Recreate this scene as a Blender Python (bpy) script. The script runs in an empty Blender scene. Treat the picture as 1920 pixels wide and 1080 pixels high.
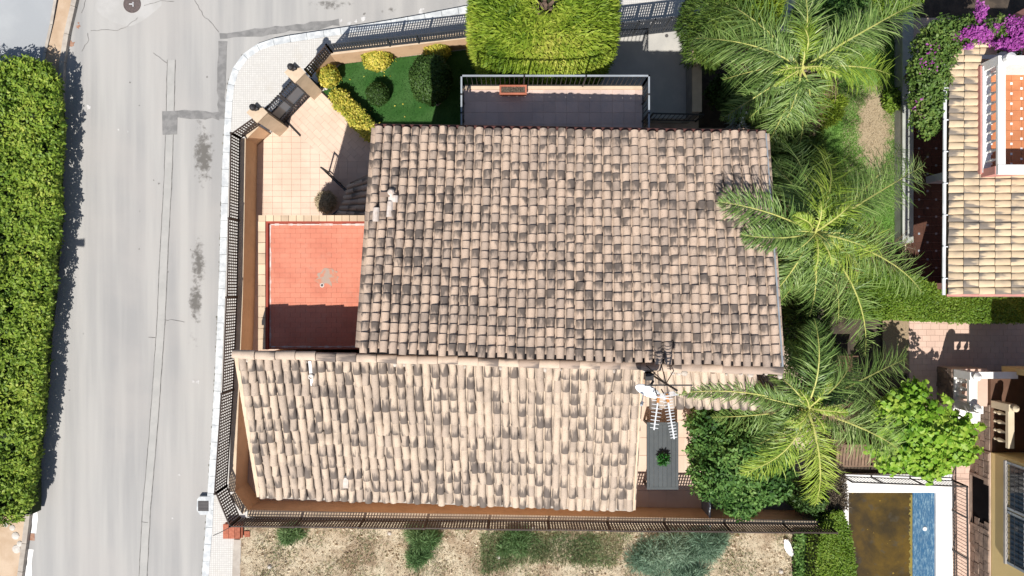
import bpy, math, random
import numpy as np
from mathutils import Vector, Matrix

# ------------------------------------------------------------------ camera, sky, sun, exposure
S = bpy.context.scene
COL = S.collection
H = 24.0
cd = bpy.data.cameras.new('camera'); cam = bpy.data.objects.new('camera', cd); COL.objects.link(cam)
cam.location = (0, 0, H); cam.rotation_euler = (0, 0, 0)
cd.sensor_width = 36.0; cd.lens = 24.0; cd.clip_start = 0.1; cd.clip_end = 2000
S.camera = cam
wd = bpy.data.worlds.new('World'); S.world = wd; wd.use_nodes = True
wn = wd.node_tree; wn.nodes.clear()
sky = wn.nodes.new('ShaderNodeTexSky'); sky.sky_type = 'NISHITA'; sky.sun_disc = False
SX, SY = 0.19, 0.70
sky.sun_elevation = math.atan2(1.0, math.hypot(SX, SY)); sky.sun_rotation = math.pi + math.atan2(SX, SY)
bg = wn.nodes.new('ShaderNodeBackground'); bg.inputs[1].default_value = 0.07
wo = wn.nodes.new('ShaderNodeOutputWorld')
wn.links.new(sky.outputs[0], bg.inputs[0]); wn.links.new(bg.outputs[0], wo.inputs[0])
sl = bpy.data.lights.new('sun', 'SUN'); sl.energy = 4.6; sl.angle = math.radians(0.53); sl.color = (1.0, 0.955, 0.89)
sun = bpy.data.objects.new('sun', sl); COL.objects.link(sun); sun.location = (-6, -28, 40)
sun.rotation_euler = Vector((SX, SY, -1.0)).to_track_quat('-Z', 'Y').to_euler()
S.view_settings.view_transform = 'Standard'; S.view_settings.look = 'None'
S.view_settings.gamma = 1.0; S.view_settings.use_curve_mapping = False
S.view_settings.exposure = 0.5

random.seed(7); R = np.random.default_rng(7)

def P(u, v, z=0.0):
    k = (H - z) / 1280.0
    return Vector(((u - 960) * k, (540 - v) * k, z))

# ------------------------------------------------------------------ materials
MATS = {}
def new_mat(name):
    m = bpy.data.materials.new(name); m.use_nodes = True
    nt = m.node_tree; b = nt.nodes['Principled BSDF']; MATS[name] = m
    b.inputs['Specular IOR Level'].default_value = 0.25
    return m, nt, b
def L(nt, a, b): nt.links.new(a, b)
def math_node(nt, op, a, b=None, c=None, clamp=False):
    n = nt.nodes.new('ShaderNodeMath'); n.operation = op; n.use_clamp = clamp
    for i, x in enumerate((a, b, c)):
        if x is None: continue
        if isinstance(x, (int, float)): n.inputs[i].default_value = x
        else: nt.links.new(x, n.inputs[i])
    return n.outputs[0]
def noise(nt, scale, detail=3, rough=0.55, vec=None, dist=0.0):
    n = nt.nodes.new('ShaderNodeTexNoise'); n.inputs['Scale'].default_value = scale
    n.inputs['Detail'].default_value = detail; n.inputs['Roughness'].default_value = rough
    n.inputs['Distortion'].default_value = dist
    if vec is None:
        g = nt.nodes.new('ShaderNodeNewGeometry'); vec = g.outputs['Position']
    nt.links.new(vec, n.inputs['Vector'])
    return n.outputs['Fac']
def mixc(nt, f, a, b, mode='MIX'):
    n = nt.nodes.new('ShaderNodeMix'); n.data_type = 'RGBA'; n.blend_type = mode
    for s, x in ((n.inputs[0], f), (n.inputs[6], a), (n.inputs[7], b)):
        if isinstance(x, (int, float)): s.default_value = x
        elif isinstance(x, (tuple, list)): s.default_value = (*x[:3], 1)
        else: nt.links.new(x, s)
    return n.outputs[2]
def ramp(nt, f, lo, hi):
    n = nt.nodes.new('ShaderNodeMapRange'); n.inputs[1].default_value = lo; n.inputs[2].default_value = hi
    n.interpolation_type = 'SMOOTHSTEP'
    nt.links.new(f, n.inputs[0]); return n.outputs[0]
def bump(nt, b, h, dist=0.01, st=0.6):
    n = nt.nodes.new('ShaderNodeBump'); n.inputs['Strength'].default_value = st; n.inputs['Distance'].default_value = dist
    nt.links.new(h, n.inputs['Height']); nt.links.new(n.outputs[0], b.inputs['Normal'])
def pm(name, c1, c2=None, s=2.0, rough=0.8, lo=0.35, hi=0.65, fine=0.12, fs=60, bmp=0.004, spec=0.25, metal=0.0, obj_var=0.0, grime=None):
    """plain weathered surface: two colours by a broad noise, fine speckle, fine relief"""
    m, nt, b = new_mat(name)
    c2 = c2 or tuple(x * 0.8 for x in c1)
    col = mixc(nt, ramp(nt, noise(nt, s, 5), lo, hi), c1, c2)
    f = noise(nt, fs, 3)
    if fine:
        v = math_node(nt, 'MULTIPLY_ADD', f, 2 * fine, 1 - fine)
        col = mixc(nt, 1.0, col, v, 'MULTIPLY')
    if obj_var:
        oi = nt.nodes.new('ShaderNodeObjectInfo')
        v = math_node(nt, 'MULTIPLY_ADD', oi.outputs['Random'], 2 * obj_var, 1 - obj_var)
        col = mixc(nt, 1.0, col, v, 'MULTIPLY')
    if grime:
        gk = ramp(nt, noise(nt, 3.1, 6, 0.7), 0.5, 0.72)
        col = mixc(nt, math_node(nt, 'MULTIPLY', gk, 0.55), col, grime)
    L(nt, col, b.inputs['Base Color'])
    b.inputs['Roughness'].default_value = rough; b.inputs['Specular IOR Level'].default_value = spec
    b.inputs['Metallic'].default_value = metal
    if bmp: bump(nt, b, f, bmp)
    return m
def leaf_mat(name, stops, rough=0.55, trans=0.25, spec=0.3):
    """foliage: the colour of each leaf by its own random number"""
    m, nt, b = new_mat(name)
    a = nt.nodes.new('ShaderNodeAttribute'); a.attribute_name = 'rnd'
    cr = nt.nodes.new('ShaderNodeValToRGB'); el = cr.color_ramp.elements
    for i, (p, c) in enumerate(stops):
        e = el[i] if i < 2 else el.new(p)
        e.position = p; e.color = (*c, 1)
    L(nt, a.outputs['Fac'], cr.inputs[0]); L(nt, cr.outputs[0], b.inputs['Base Color'])
    b.inputs['Roughness'].default_value = rough; b.inputs['Specular IOR Level'].default_value = spec
    t = nt.nodes.new('ShaderNodeBsdfTranslucent'); L(nt, cr.outputs[0], t.inputs[0])
    mx = nt.nodes.new('ShaderNodeMixShader'); mx.inputs[0].default_value = trans
    L(nt, b.outputs[0], mx.inputs[1]); L(nt, t.outputs[0], mx.inputs[2])
    L(nt, mx.outputs[0], nt.nodes['Material Output'].inputs[0])
    return m
def tile_mat(name, light, light2, dark, amount=0.5, soft=0.4, speck=0.35, side=0.8, edge=0.0):
    """flamed clay roof tiles: every tile has its own burn mark near its lower end, lichen specks"""
    m, nt, b = new_mat(name)
    uv = nt.nodes.new('ShaderNodeUVMap'); uv.uv_map = 'tuv'
    sp = nt.nodes.new('ShaderNodeSeparateXYZ'); L(nt, uv.outputs[0], sp.inputs[0])
    at = nt.nodes.new('ShaderNodeAttribute'); at.attribute_name = 'trnd'
    sc = nt.nodes.new('ShaderNodeSeparateColor'); L(nt, at.outputs['Color'], sc.inputs[0])
    r, g, bl = sc.outputs
    cv = nt.nodes.new('ShaderNodeCombineXYZ')       # streaks that run along each tile, different on every tile
    L(nt, math_node(nt, 'MULTIPLY_ADD', sp.outputs[0], 3.2, math_node(nt, 'MULTIPLY', r, 57.0)), cv.inputs[0])
    L(nt, math_node(nt, 'MULTIPLY_ADD', sp.outputs[1], 0.9, math_node(nt, 'MULTIPLY', g, 43.0)), cv.inputs[1])
    L(nt, math_node(nt, 'MULTIPLY', bl, 71.0), cv.inputs[2])
    n1 = noise(nt, 1.0, 3, 0.6, cv.outputs[0])
    u = math_node(nt, 'MULTIPLY_ADD', sp.outputs[0], 2, -1)
    gg = math_node(nt, 'MULTIPLY_ADD', g, 2, -1)
    val = math_node(nt, 'MULTIPLY', sp.outputs[1], 0.85)
    val = math_node(nt, 'ADD', val, math_node(nt, 'MULTIPLY', math_node(nt, 'MULTIPLY', u, gg), side))
    val = math_node(nt, 'ADD', val, math_node(nt, 'MULTIPLY', math_node(nt, 'MULTIPLY', u, u), edge))
    val = math_node(nt, 'ADD', val, math_node(nt, 'MULTIPLY_ADD', n1, 1.9, -0.95))
    thr = math_node(nt, 'MULTIPLY_ADD', bl, 1.2, 0.86 - amount)
    val = math_node(nt, 'ADD', val, math_node(nt, 'MULTIPLY_ADD', noise(nt, 1.1, 3, 0.6), 1.2, -0.6))
    patch = ramp(nt, math_node(nt, 'SUBTRACT', val, thr), 0.0, soft)
    base = mixc(nt, ramp(nt, r, 0.25, 0.95), light, light2)
    n3 = noise(nt, 2.2, 4)
    base = mixc(nt, math_node(nt, 'MULTIPLY', ramp(nt, n3, 0.45, 0.7), 0.3), base, dark)
    n2 = noise(nt, 70.0, 3, 0.7)
    base = mixc(nt, math_node(nt, 'MULTIPLY', ramp(nt, n2, 0.52, 0.66), speck), base, tuple(x * 1.1 for x in dark))
    base = mixc(nt, math_node(nt, 'MULTIPLY', patch, 0.85), base, dark)
    L(nt, base, b.inputs['Base Color']); b.inputs['Roughness'].default_value = 0.85
    bump(nt, b, n2, 0.004, 0.5)
    return m

TILE = tile_mat('clay_tile', (0.53, 0.40, 0.305), (0.38, 0.295, 0.235), (0.075, 0.063, 0.057), 0.96, 0.65, 0.5, 0.75)
TILE2 = tile_mat('clay_tile_pale', (0.54, 0.43, 0.33), (0.42, 0.335, 0.265), (0.09, 0.075, 0.068), 0.86, 0.55, 0.55, 0.55, 0.42)
TILE3 = tile_mat('sand_tile', (0.57, 0.45, 0.305), (0.50, 0.38, 0.25), (0.12, 0.11, 0.105), 0.86, 0.5, 0.08, 0.9)
RIDGE = tile_mat('ridge_clay', (0.52, 0.41, 0.32), (0.36, 0.28, 0.225), (0.10, 0.085, 0.08), 0.9, 0.6, 0.3, 0.8)
M_ROOFDECK = pm('roof_mortar', (0.26, 0.19, 0.15), rough=0.95)
M_WALL = pm('peach_render', (0.55, 0.37, 0.235), (0.50, 0.33, 0.205), 1.2, 0.9, fine=0.07, grime=(0.36, 0.24, 0.155))
M_CREAM = pm('cream_coping', (0.58, 0.455, 0.33), (0.50, 0.39, 0.28), 3.0, 0.85)
M_PATIO = pm('peach_floor_tile', (0.63, 0.485, 0.385), (0.575, 0.43, 0.335), 1.1, 0.75, fine=0.05, obj_var=0.045)
M_GROUT = pm('floor_grout', (0.57, 0.435, 0.345), rough=0.95)
M_RED = pm('red_roof_tile', (0.57, 0.215, 0.14), (0.49, 0.165, 0.105), 1.6, 0.75, lo=.3, hi=.75, fine=0.08, obj_var=0.035, grime=(0.50, 0.235, 0.165))
M_REDG = pm('red_sealant', (0.53, 0.195, 0.125), rough=0.8)
M_REDD = pm('dark_red_upstand', (0.30, 0.062, 0.04), rough=0.8)
M_DARKRED = pm('dark_red_gutter', (0.09, 0.035, 0.03), rough=.6)
M_SEAL = pm('white_sealant', (0.62, 0.55, 0.52), (0.50, 0.30, 0.24), 6.0)
M_TERR = pm('terrace_tile', (0.56, 0.42, 0.36), (0.48, 0.38, 0.34), 2.0, 0.7, obj_var=0.08)
M_PINKP = pm('pink_paver', (0.58, 0.42, 0.34), (0.53, 0.375, 0.30), 1.0, 0.8, obj_var=0.04, fine=0.05)
M_BLACK = pm('black_iron', (0.025, 0.024, 0.026), rough=0.5, fine=0.05, bmp=0, spec=0.5)
M_BROWNF = pm('brown_lattice', (0.055, 0.038, 0.032), (0.045, 0.032, 0.028), 3, 0.6, bmp=0)
M_SLATEF = pm('slate_lattice', (0.040, 0.044, 0.052), (0.032, 0.036, 0.043), 3, 0.55, bmp=0)
M_GREYRAIL = pm('grey_rail', (0.30, 0.33, 0.36), rough=0.5, bmp=0, spec=0.5)
M_BLUEMET = pm('blue_grey_sheet', (0.11, 0.145, 0.19), (0.09, 0.12, 0.165), 2, 0.4, bmp=0, spec=0.5)
M_WHITE = pm('white_paint', (0.78, 0.77, 0.75), (0.70, 0.69, 0.67), 2.0, 0.7, fine=0.04)
M_PINK = pm('pink_render', (0.56, 0.27, 0.23), (0.50, 0.23, 0.20), 2.0, 0.85, fine=0.04)
M_YELLOW = pm('yellow_render', (0.74, 0.56, 0.26), (0.70, 0.52, 0.24), 1.0, 0.85, fine=0.04)
M_TERRA = pm('terracotta_floor', (0.48, 0.19, 0.085), (0.42, 0.16, 0.07), 3.0, 0.7, obj_var=0.06)
M_TCOTTA = pm('terracotta_pot', (0.40, 0.14, 0.085), rough=0.8)
M_SOIL = pm('soil', (0.14, 0.11, 0.085), (0.07, 0.055, 0.045), 20, 0.95, bmp=0.02)
M_STONE = pm('stone_facing', (0.30, 0.22, 0.17), (0.20, 0.15, 0.12), 5, 0.9, obj_var=0.15, bmp=0.02)
M_KERB = pm('kerb_paint', (0.60, 0.62, 0.62), (0.42, 0.44, 0.455), 4.0, 0.85, obj_var=0.04, bmp=0.006)
M_KERBG = pm('kerb_grey', (0.42, 0.38, 0.33), (0.34, 0.30, 0.26), 4.0, 0.9, obj_var=0.06, bmp=0.006)
M_CONC = pm('driveway_concrete', (0.46, 0.445, 0.41), (0.40, 0.39, 0.365), 2.0, 0.85, fine=0.08)
M_GREYW = pm('grey_wall', (0.33, 0.31, 0.29), rough=0.9)
M_BARK = pm('bark', (0.16, 0.11, 0.08), (0.09, 0.065, 0.05), 14, 0.95, bmp=0.02)
M_PALMT = pm('palm_trunk', (0.26, 0.21, 0.16), (0.15, 0.12, 0.09), 12, 0.95, bmp=0.02)
M_TABLE = pm('grey_composite', (0.075, 0.085, 0.09), (0.066, 0.076, 0.082), 6, 0.65, fine=0.06, obj_var=0.06)
M_TABLED = pm('table_frame_dark', (0.05, 0.04, 0.04), rough=0.6)
M_BRICK = pm('red_brick', (0.40, 0.14, 0.085), (0.30, 0.10, 0.06), 12, 0.9, obj_var=0.12, bmp=0.01)
M_IRONC = pm('cast_iron', (0.13, 0.10, 0.095), (0.09, 0.075, 0.07), 20, 0.7, bmp=0.01)
M_GREYC = pm('dark_grate', (0.10, 0.095, 0.095), rough=0.7)
M_VENT = pm('pale_vent_clay', (0.62, 0.55, 0.50), (0.50, 0.42, 0.36), 6, 0.85)
M_DISH = pm('dish_white', (0.72, 0.74, 0.76), rough=0.4, bmp=0)
M_ALU = pm('aluminium', (0.62, 0.63, 0.64), rough=0.45, bmp=0, spec=0.5)
M_ORANGE = pm('orange_plastic', (0.45, 0.19, 0.05), rough=0.5, bmp=0)
M_SHED = pm('brown_shed_roof', (0.22, 0.145, 0.10), (0.16, 0.105, 0.075), 6, 0.9, obj_var=0.12, bmp=0.01)
M_EARTH = pm('earth', (0.30, 0.22, 0.15), (0.22, 0.16, 0.11), 0.8, 0.95, bmp=0.02)
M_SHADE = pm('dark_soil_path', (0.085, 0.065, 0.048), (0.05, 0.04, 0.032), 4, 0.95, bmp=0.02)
M_PATCH = pm('new_asphalt', (0.17, 0.168, 0.165), (0.23, 0.225, 0.22), 5, 0.95, fine=0.15, fs=90)
M_TRENCH = pm('trench_concrete', (0.37, 0.362, 0.345), (0.335, 0.33, 0.315), 3, 0.9, fine=0.08)
M_CRACK = pm('crack', (0.13, 0.125, 0.12), (0.22, 0.21, 0.20), 6, 0.95)
M_WEED = pm('seam_dirt', (0.11, 0.105, 0.085), (0.24, 0.23, 0.20), 5, 0.95, bmp=0.02)
M_RUST = pm('rust_dirt', (0.28, 0.14, 0.09), (0.35, 0.22, 0.16), 8, 0.95)
M_PAINTW = pm('paint_splash', (0.54, 0.53, 0.52), (0.42, 0.41, 0.40), 9, 0.8)
M_ROCK = pm('pale_rock', (0.58, 0.54, 0.49), (0.45, 0.41, 0.36), 6, 0.9, bmp=0.02)
M_PIPE = pm('pale_plastic_pipe', (0.66, 0.60, 0.54), rough=0.5, bmp=0)
M_GLASS = pm('window_glass', (0.03, 0.035, 0.045), rough=0.08, bmp=0, spec=0.6, fine=0)
M_VOID = pm('dark_opening', (0.012, 0.011, 0.012), rough=.95, bmp=0, spec=0.0)  # matte black colour stands in for the unlit depth of openings and gaps
M_DARKWOOD = pm('dark_wood', (0.13, 0.07, 0.045), rough=0.7)
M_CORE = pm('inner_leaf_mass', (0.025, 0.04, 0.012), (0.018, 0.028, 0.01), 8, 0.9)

def road_mat():
    m, nt, b = new_mat('bleached_asphalt')
    g = nt.nodes.new('ShaderNodeNewGeometry'); pos = g.outputs['Position']
    mp = nt.nodes.new('ShaderNodeMapping'); L(nt, pos, mp.inputs[0]); mp.inputs['Scale'].default_value = (1.3, 0.07, 1)
    mp.inputs['Rotation'].default_value = (0, 0, 0.055)
    streak = noise(nt, 1.3, 4, 0.55, mp.outputs[0])
    broad = noise(nt, 0.35, 4)
    col = mixc(nt, ramp(nt, streak, 0.3, 0.7), (0.385, 0.375, 0.357), (0.29, 0.286, 0.28))
    col = mixc(nt, math_node(nt, 'MULTIPLY', ramp(nt, broad, 0.4, 0.7), 0.5), col, (0.375, 0.355, 0.335))
    f = noise(nt, 120, 3, 0.7)
    col = mixc(nt, 1.0, col, math_node(nt, 'MULTIPLY_ADD', f, 0.5, 0.75), 'MULTIPLY')
    # oil drips along the kerb and by the upper street: worn blotches of their own
    sep = nt.nodes.new('ShaderNodeSeparateXYZ'); L(nt, pos, sep.inputs[0])
    def blob(cx, cy, rx, ry):
        dx = math_node(nt, 'DIVIDE', math_node(nt, 'SUBTRACT', sep.outputs[0], cx), rx)
        dy = math_node(nt, 'DIVIDE', math_node(nt, 'SUBTRACT', sep.outputs[1], cy), ry)
        d = math_node(nt, 'SQRT', math_node(nt, 'ADD', math_node(nt, 'MULTIPLY', dx, dx), math_node(nt, 'MULTIPLY', dy, dy)))
        return math_node(nt, 'SUBTRACT', 1.0, d, clamp=True)
    tot = None
    for (u, v, ru, rv, a) in ((382, 290, 26, 75, 1.0), (372, 495, 20, 70, 0.9), (367, 565, 18, 60, 0.95), (375, 235, 16, 30, 0.4),
                              (362, 640, 16, 40, 0.35), (620, 8, 60, 16, 0.6), (730, 18, 30, 14, 0.5), (850, 5, 20, 10, .4)):
        c = P(u, v, -0.15); k = H / 1280
        bb = math_node(nt, 'MULTIPLY', blob(c.x, c.y, ru * k, rv * k), a)
        tot = bb if tot is None else math_node(nt, 'MAXIMUM', tot, bb)
    sn = noise(nt, 5.5, 4, 0.65)
    st = ramp(nt, math_node(nt, 'ADD', sn, math_node(nt, 'MULTIPLY', tot, 0.62)), 0.66, 0.98)
    st = math_node(nt, 'MULTIPLY', st, math_node(nt, 'GREATER_THAN', tot, 0.001))
    col = mixc(nt, st, col, (0.135, 0.128, 0.118))
    L(nt, col, b.inputs['Base Color']); b.inputs['Roughness'].default_value = 0.9
    bump(nt, b, f, 0.004, 0.5)
    return m
M_ROAD = road_mat()
M_ROAD2 = pm('upper_road', (0.36, 0.375, 0.385), (0.31, 0.325, 0.34), 0.5, 0.9, fine=0.06)

def paving_mat():
    m, nt, b = new_mat('pavement_tile')
    tc = nt.nodes.new('ShaderNodeNewGeometry')
    br = nt.nodes.new('ShaderNodeTexBrick'); L(nt, tc.outputs['Position'], br.inputs[0])
    br.offset = 0.0; br.inputs['Scale'].default_value = 1.0; br.inputs['Brick Width'].default_value = 0.075
    br.inputs['Row Height'].default_value = 0.075; br.inputs['Mortar Size'].default_value = 0.007
    br.inputs['Color1'].default_value = (0.56, 0.545, 0.515, 1); br.inputs['Color2'].default_value = (0.51, 0.495, 0.47, 1)
    br.inputs['Mortar'].default_value = (0.42, 0.405, 0.38, 1)
    n = noise(nt, 1.1, 5)
    col = mixc(nt, math_node(nt, 'MULTIPLY', ramp(nt, n, 0.5, 0.75), 0.6), br.outputs[0], (0.44, 0.40, 0.34))
    f = noise(nt, 50, 3)
    col = mixc(nt, 1.0, col, math_node(nt, 'MULTIPLY_ADD', f, 0.24, 0.88), 'MULTIPLY')
    L(nt, col, b.inputs['Base Color']); b.inputs['Roughness'].default_value = 0.9
    bump(nt, b, br.outputs['Fac'], -0.004, 0.6)
    return m
M_PAVE = paving_mat()
def turf_mat(name, a, c, scale=3.0, patchc=None, patch=None):
    m, nt, b = new_mat(name)
    f = noise(nt, 90, 3, 0.7)
    col = mixc(nt, ramp(nt, noise(nt, scale, 4), 0.35, 0.65), a, c)
    if patch:
        g = nt.nodes.new('ShaderNodeNewGeometry'); sep = nt.nodes.new('ShaderNodeSeparateXYZ'); L(nt, g.outputs['Position'], sep.inputs[0])
        tot = None
        for (cx, cy, rx, ry) in patch:
            dx = math_node(nt, 'DIVIDE', math_node(nt, 'SUBTRACT', sep.outputs[0], cx), rx)
            dy = math_node(nt, 'DIVIDE', math_node(nt, 'SUBTRACT', sep.outputs[1], cy), ry)
            d = math_node(nt, 'SUBTRACT', 1.0, math_node(nt, 'SQRT', math_node(nt, 'ADD', math_node(nt, 'MULTIPLY', dx, dx), math_node(nt, 'MULTIPLY', dy, dy))), clamp=True)
            tot = d if tot is None else math_node(nt, 'MAXIMUM', tot, d)
        k = ramp(nt, math_node(nt, 'ADD', math_node(nt, 'MULTIPLY', tot, 0.9), math_node(nt, 'MULTIPLY_ADD', noise(nt, 4, 5, 0.65), 1.2, -0.6)), 0.12, 0.4)
        col = mixc(nt, k, col, patchc)
    col = mixc(nt, 1.0, col, math_node(nt, 'MULTIPLY_ADD', f, 0.9, 0.55), 'MULTIPLY')
    L(nt, col, b.inputs['Base Color']); b.inputs['Roughness'].default_value = 0.9
    bump(nt, b, f, 0.03, 0.8)
    return m
M_TURF = turf_mat('artificial_turf', (0.028, 0.095, 0.016), (0.05, 0.125, 0.03), 1.2)
_c = P(1640, 240)
M_LAWN = turf_mat('garden_lawn', (0.12, 0.25, 0.045), (0.17, 0.29, 0.07), 2.0, (0.40, 0.32, 0.21), [(_c.x, _c.y, 0.85, 1.9)])
def lot_mat():
    m, nt, b = new_mat('dry_lot')
    n1 = noise(nt, 1.6, 6, 0.7); n2 = noise(nt, 9, 5, 0.7); n3 = noise(nt, 40, 4, 0.75); n4 = noise(nt, 0.6, 4)
    col = mixc(nt, ramp(nt, n1, 0.38, 0.62), (0.80, 0.69, 0.50), (0.62, 0.50, 0.35))
    col = mixc(nt, math_node(nt, 'MULTIPLY', ramp(nt, n2, 0.52, 0.68), 0.7), col, (0.18, 0.145, 0.085))
    col = mixc(nt, math_node(nt, 'MULTIPLY', ramp(nt, n4, 0.52, 0.62), 0.5), col, (0.24, 0.13, 0.07))
    col = mixc(nt, math_node(nt, 'MULTIPLY', ramp(nt, n3, 0.56, 0.66), 0.75), col, (0.10, 0.08, 0.055))
    L(nt, col, b.inputs['Base Color']); b.inputs['Roughness'].default_value = 0.95
    bump(nt, b, n3, 0.08, 1.0)
    return m
M_LOT = lot_mat()
def water_mat():
    m, nt, b = new_mat('murky_water')
    n1 = noise(nt, 0.8, 6, 0.62, dist=.3); n2 = noise(nt, 7, 3); n3 = noise(nt, 2.5, 4)
    col = mixc(nt, ramp(nt, n1, 0.30, 0.75), (0.030, 0.024, 0.015), (0.115, 0.072, 0.015))
    col = mixc(nt, math_node(nt, 'MULTIPLY', ramp(nt, n3, 0.56, 0.68), 0.55), col, (0.055, 0.05, 0.04))
    col = mixc(nt, ramp(nt, n2, 0.70, 0.74), col, (0.24, 0.16, 0.03))
    L(nt, col, b.inputs['Base Color']); b.inputs['Roughness'].default_value = 0.12
    b.inputs['Specular IOR Level'].default_value = 0.4
    bump(nt, b, noise(nt, 6, 2), 0.006, 0.2)
    return m
M_WATER = water_mat()
def bluefloor_mat():
    m, nt, b = new_mat('blue_pool_lining')
    g = nt.nodes.new('ShaderNodeNewGeometry'); mp = nt.nodes.new('ShaderNodeMapping'); L(nt, g.outputs['Position'], mp.inputs[0]); mp.inputs['Scale'].default_value = (1.6, .35, 1)
    n1 = noise(nt, 16, 6, 0.75, mp.outputs[0]); n2 = noise(nt, 2.2, 4)
    col = mixc(nt, ramp(nt, n1, 0.42, 0.72), (0.03, 0.10, 0.20), (0.22, 0.33, 0.40))
    col = mixc(nt, math_node(nt, 'MULTIPLY', ramp(nt, n2, 0.5, 0.7), 0.5), col, (0.04, 0.10, 0.19))
    L(nt, col, b.inputs['Base Color']); b.inputs['Roughness'].default_value = 0.3
    return m
M_BLUEP = bluefloor_mat()

LF_HEDGE = leaf_mat('laurel_leaf', [(0, (0.02, 0.06, 0.006)), (0.25, (0.09, 0.17, 0.016)), (0.6, (0.22, 0.32, 0.035)), (1, (0.44, 0.48, 0.085))])
LF_CONIF = leaf_mat('cypress_spray', [(0, (0.08, 0.15, 0.01)), (0.4, (0.21, 0.31, 0.025)), (0.8, (0.36, 0.43, 0.055)), (1, (0.50, 0.50, 0.10))], 0.6, 0.3)
LF_DARKC = leaf_mat('dark_conifer_spray', [(0, (0.018, 0.045, 0.008)), (0.5, (0.07, 0.13, 0.02)), (1, (0.18, 0.24, 0.04))], 0.6, 0.2)
LF_YELL = leaf_mat('golden_leaf', [(0, (0.09, 0.17, 0.02)), (0.38, (0.34, 0.36, 0.045)), (0.75, (0.70, 0.58, 0.10)), (1, (0.80, 0.72, 0.25))], 0.6, 0.3)
LF_DARK = leaf_mat('dark_box_leaf', [(0, (0.012, 0.035, 0.007)), (0.5, (0.045, 0.095, 0.018)), (1, (0.11, 0.19, 0.045))])
LF_CITR = leaf_mat('citrus_leaf', [(0, (0.014, 0.045, 0.01)), (0.35, (0.05, 0.125, 0.025)), (0.75, (0.15, 0.27, 0.065)), (1, (0.30, 0.40, 0.12))], 0.55, 0.2, 0.2)
LF_VINE = leaf_mat('vine_leaf', [(0, (0.05, 0.16, 0.012)), (0.4, (0.20, 0.38, 0.03)), (1, (0.44, 0.56, 0.09))], 0.5, 0.35)
LF_GREENH = leaf_mat('clipped_hedge_leaf', [(0, (0.05, 0.11, 0.01)), (0.5, (0.125, 0.22, 0.02)), (0.9, (0.22, 0.30, 0.04)), (1, (0.30, 0.28, 0.13))])
LF_BOUG = leaf_mat('bougainvillea_leaf', [(0, (0.03, 0.07, 0.012)), (0.5, (0.10, 0.18, 0.035)), (0.9, (0.20, 0.27, 0.06)), (1, (0.24, 0.11, 0.13))])
LF_BRACT = leaf_mat('magenta_bract', [(0, (0.22, 0.03, 0.20)), (0.6, (0.40, 0.08, 0.38)), (1, (0.55, 0.22, 0.50))])
LF_PALM = leaf_mat('palm_leaflet', [(0, (0.06, 0.12, 0.025)), (0.4, (0.15, 0.25, 0.055)), (0.8, (0.27, 0.37, 0.11)), (1, (0.42, 0.48, 0.22))], 0.45, 0.25, 0.4)
LF_PALMY = leaf_mat('young_palm_leaflet', [(0, (0.12, 0.20, 0.02)), (0.5, (0.28, 0.40, 0.045)), (1, (0.48, 0.54, 0.12))], 0.45, 0.3, 0.4)
LF_PALMD = leaf_mat('dry_palm_leaflet', [(0, (0.08, 0.055, 0.03)), (0.6, (0.19, 0.13, 0.075)), (1, (0.32, 0.24, 0.15))], 0.8, 0.15)
LF_FENN = leaf_mat('fennel_green', [(0, (0.05, 0.12, 0.04)), (0.5, (0.14, 0.25, 0.09)), (1, (0.30, 0.40, 0.19))], 0.8, 0.25)
LF_BLUEG = leaf_mat('blue_green_shrub', [(0, (0.07, 0.14, 0.09)), (0.5, (0.22, 0.34, 0.23)), (1, (0.42, 0.52, 0.38))], 0.8, 0.25)
LF_STRAW = leaf_mat('straw', [(0, (0.16, 0.11, 0.065)), (0.4, (0.42, 0.33, 0.21)), (0.8, (0.62, 0.53, 0.38)), (1, (0.72, 0.64, 0.49))], 0.9, 0.2)
LF_OLIVEG = leaf_mat('olive_grass', [(0, (0.12, 0.15, 0.07)), (0.5, (0.24, 0.26, 0.13)), (1, (0.42, 0.40, 0.24))], 0.9, 0.2)
LF_GRASS = leaf_mat('lawn_blade', [(0, (0.05, 0.13, 0.015)), (0.6, (0.13, 0.27, 0.04)), (1, (0.25, 0.38, 0.08))], 0.7, 0.3)
LF_TURF = leaf_mat('turf_blade', [(0, (0.014, 0.055, 0.010)), (0.6, (0.026, 0.09, 0.018)), (1, (0.05, 0.13, 0.035))], 0.7, 0.1)
LF_DRYB = leaf_mat('dry_bush_twig', [(0, (0.20, 0.16, 0.09)), (0.5, (0.48, 0.39, 0.25)), (1, (0.66, 0.57, 0.40))], 0.9, 0.1)
LF_BROWNH = leaf_mat('dry_hedge_twig', [(0, (0.06, 0.05, 0.035)), (0.6, (0.15, 0.12, 0.085)), (1, (0.25, 0.20, 0.15))], 0.9, 0.1)
LF_POT = leaf_mat('potted_leaf', [(0, (0.015, 0.06, 0.012)), (0.5, (0.04, 0.16, 0.03)), (1, (0.12, 0.32, 0.07))], 0.4, 0.2)

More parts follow.
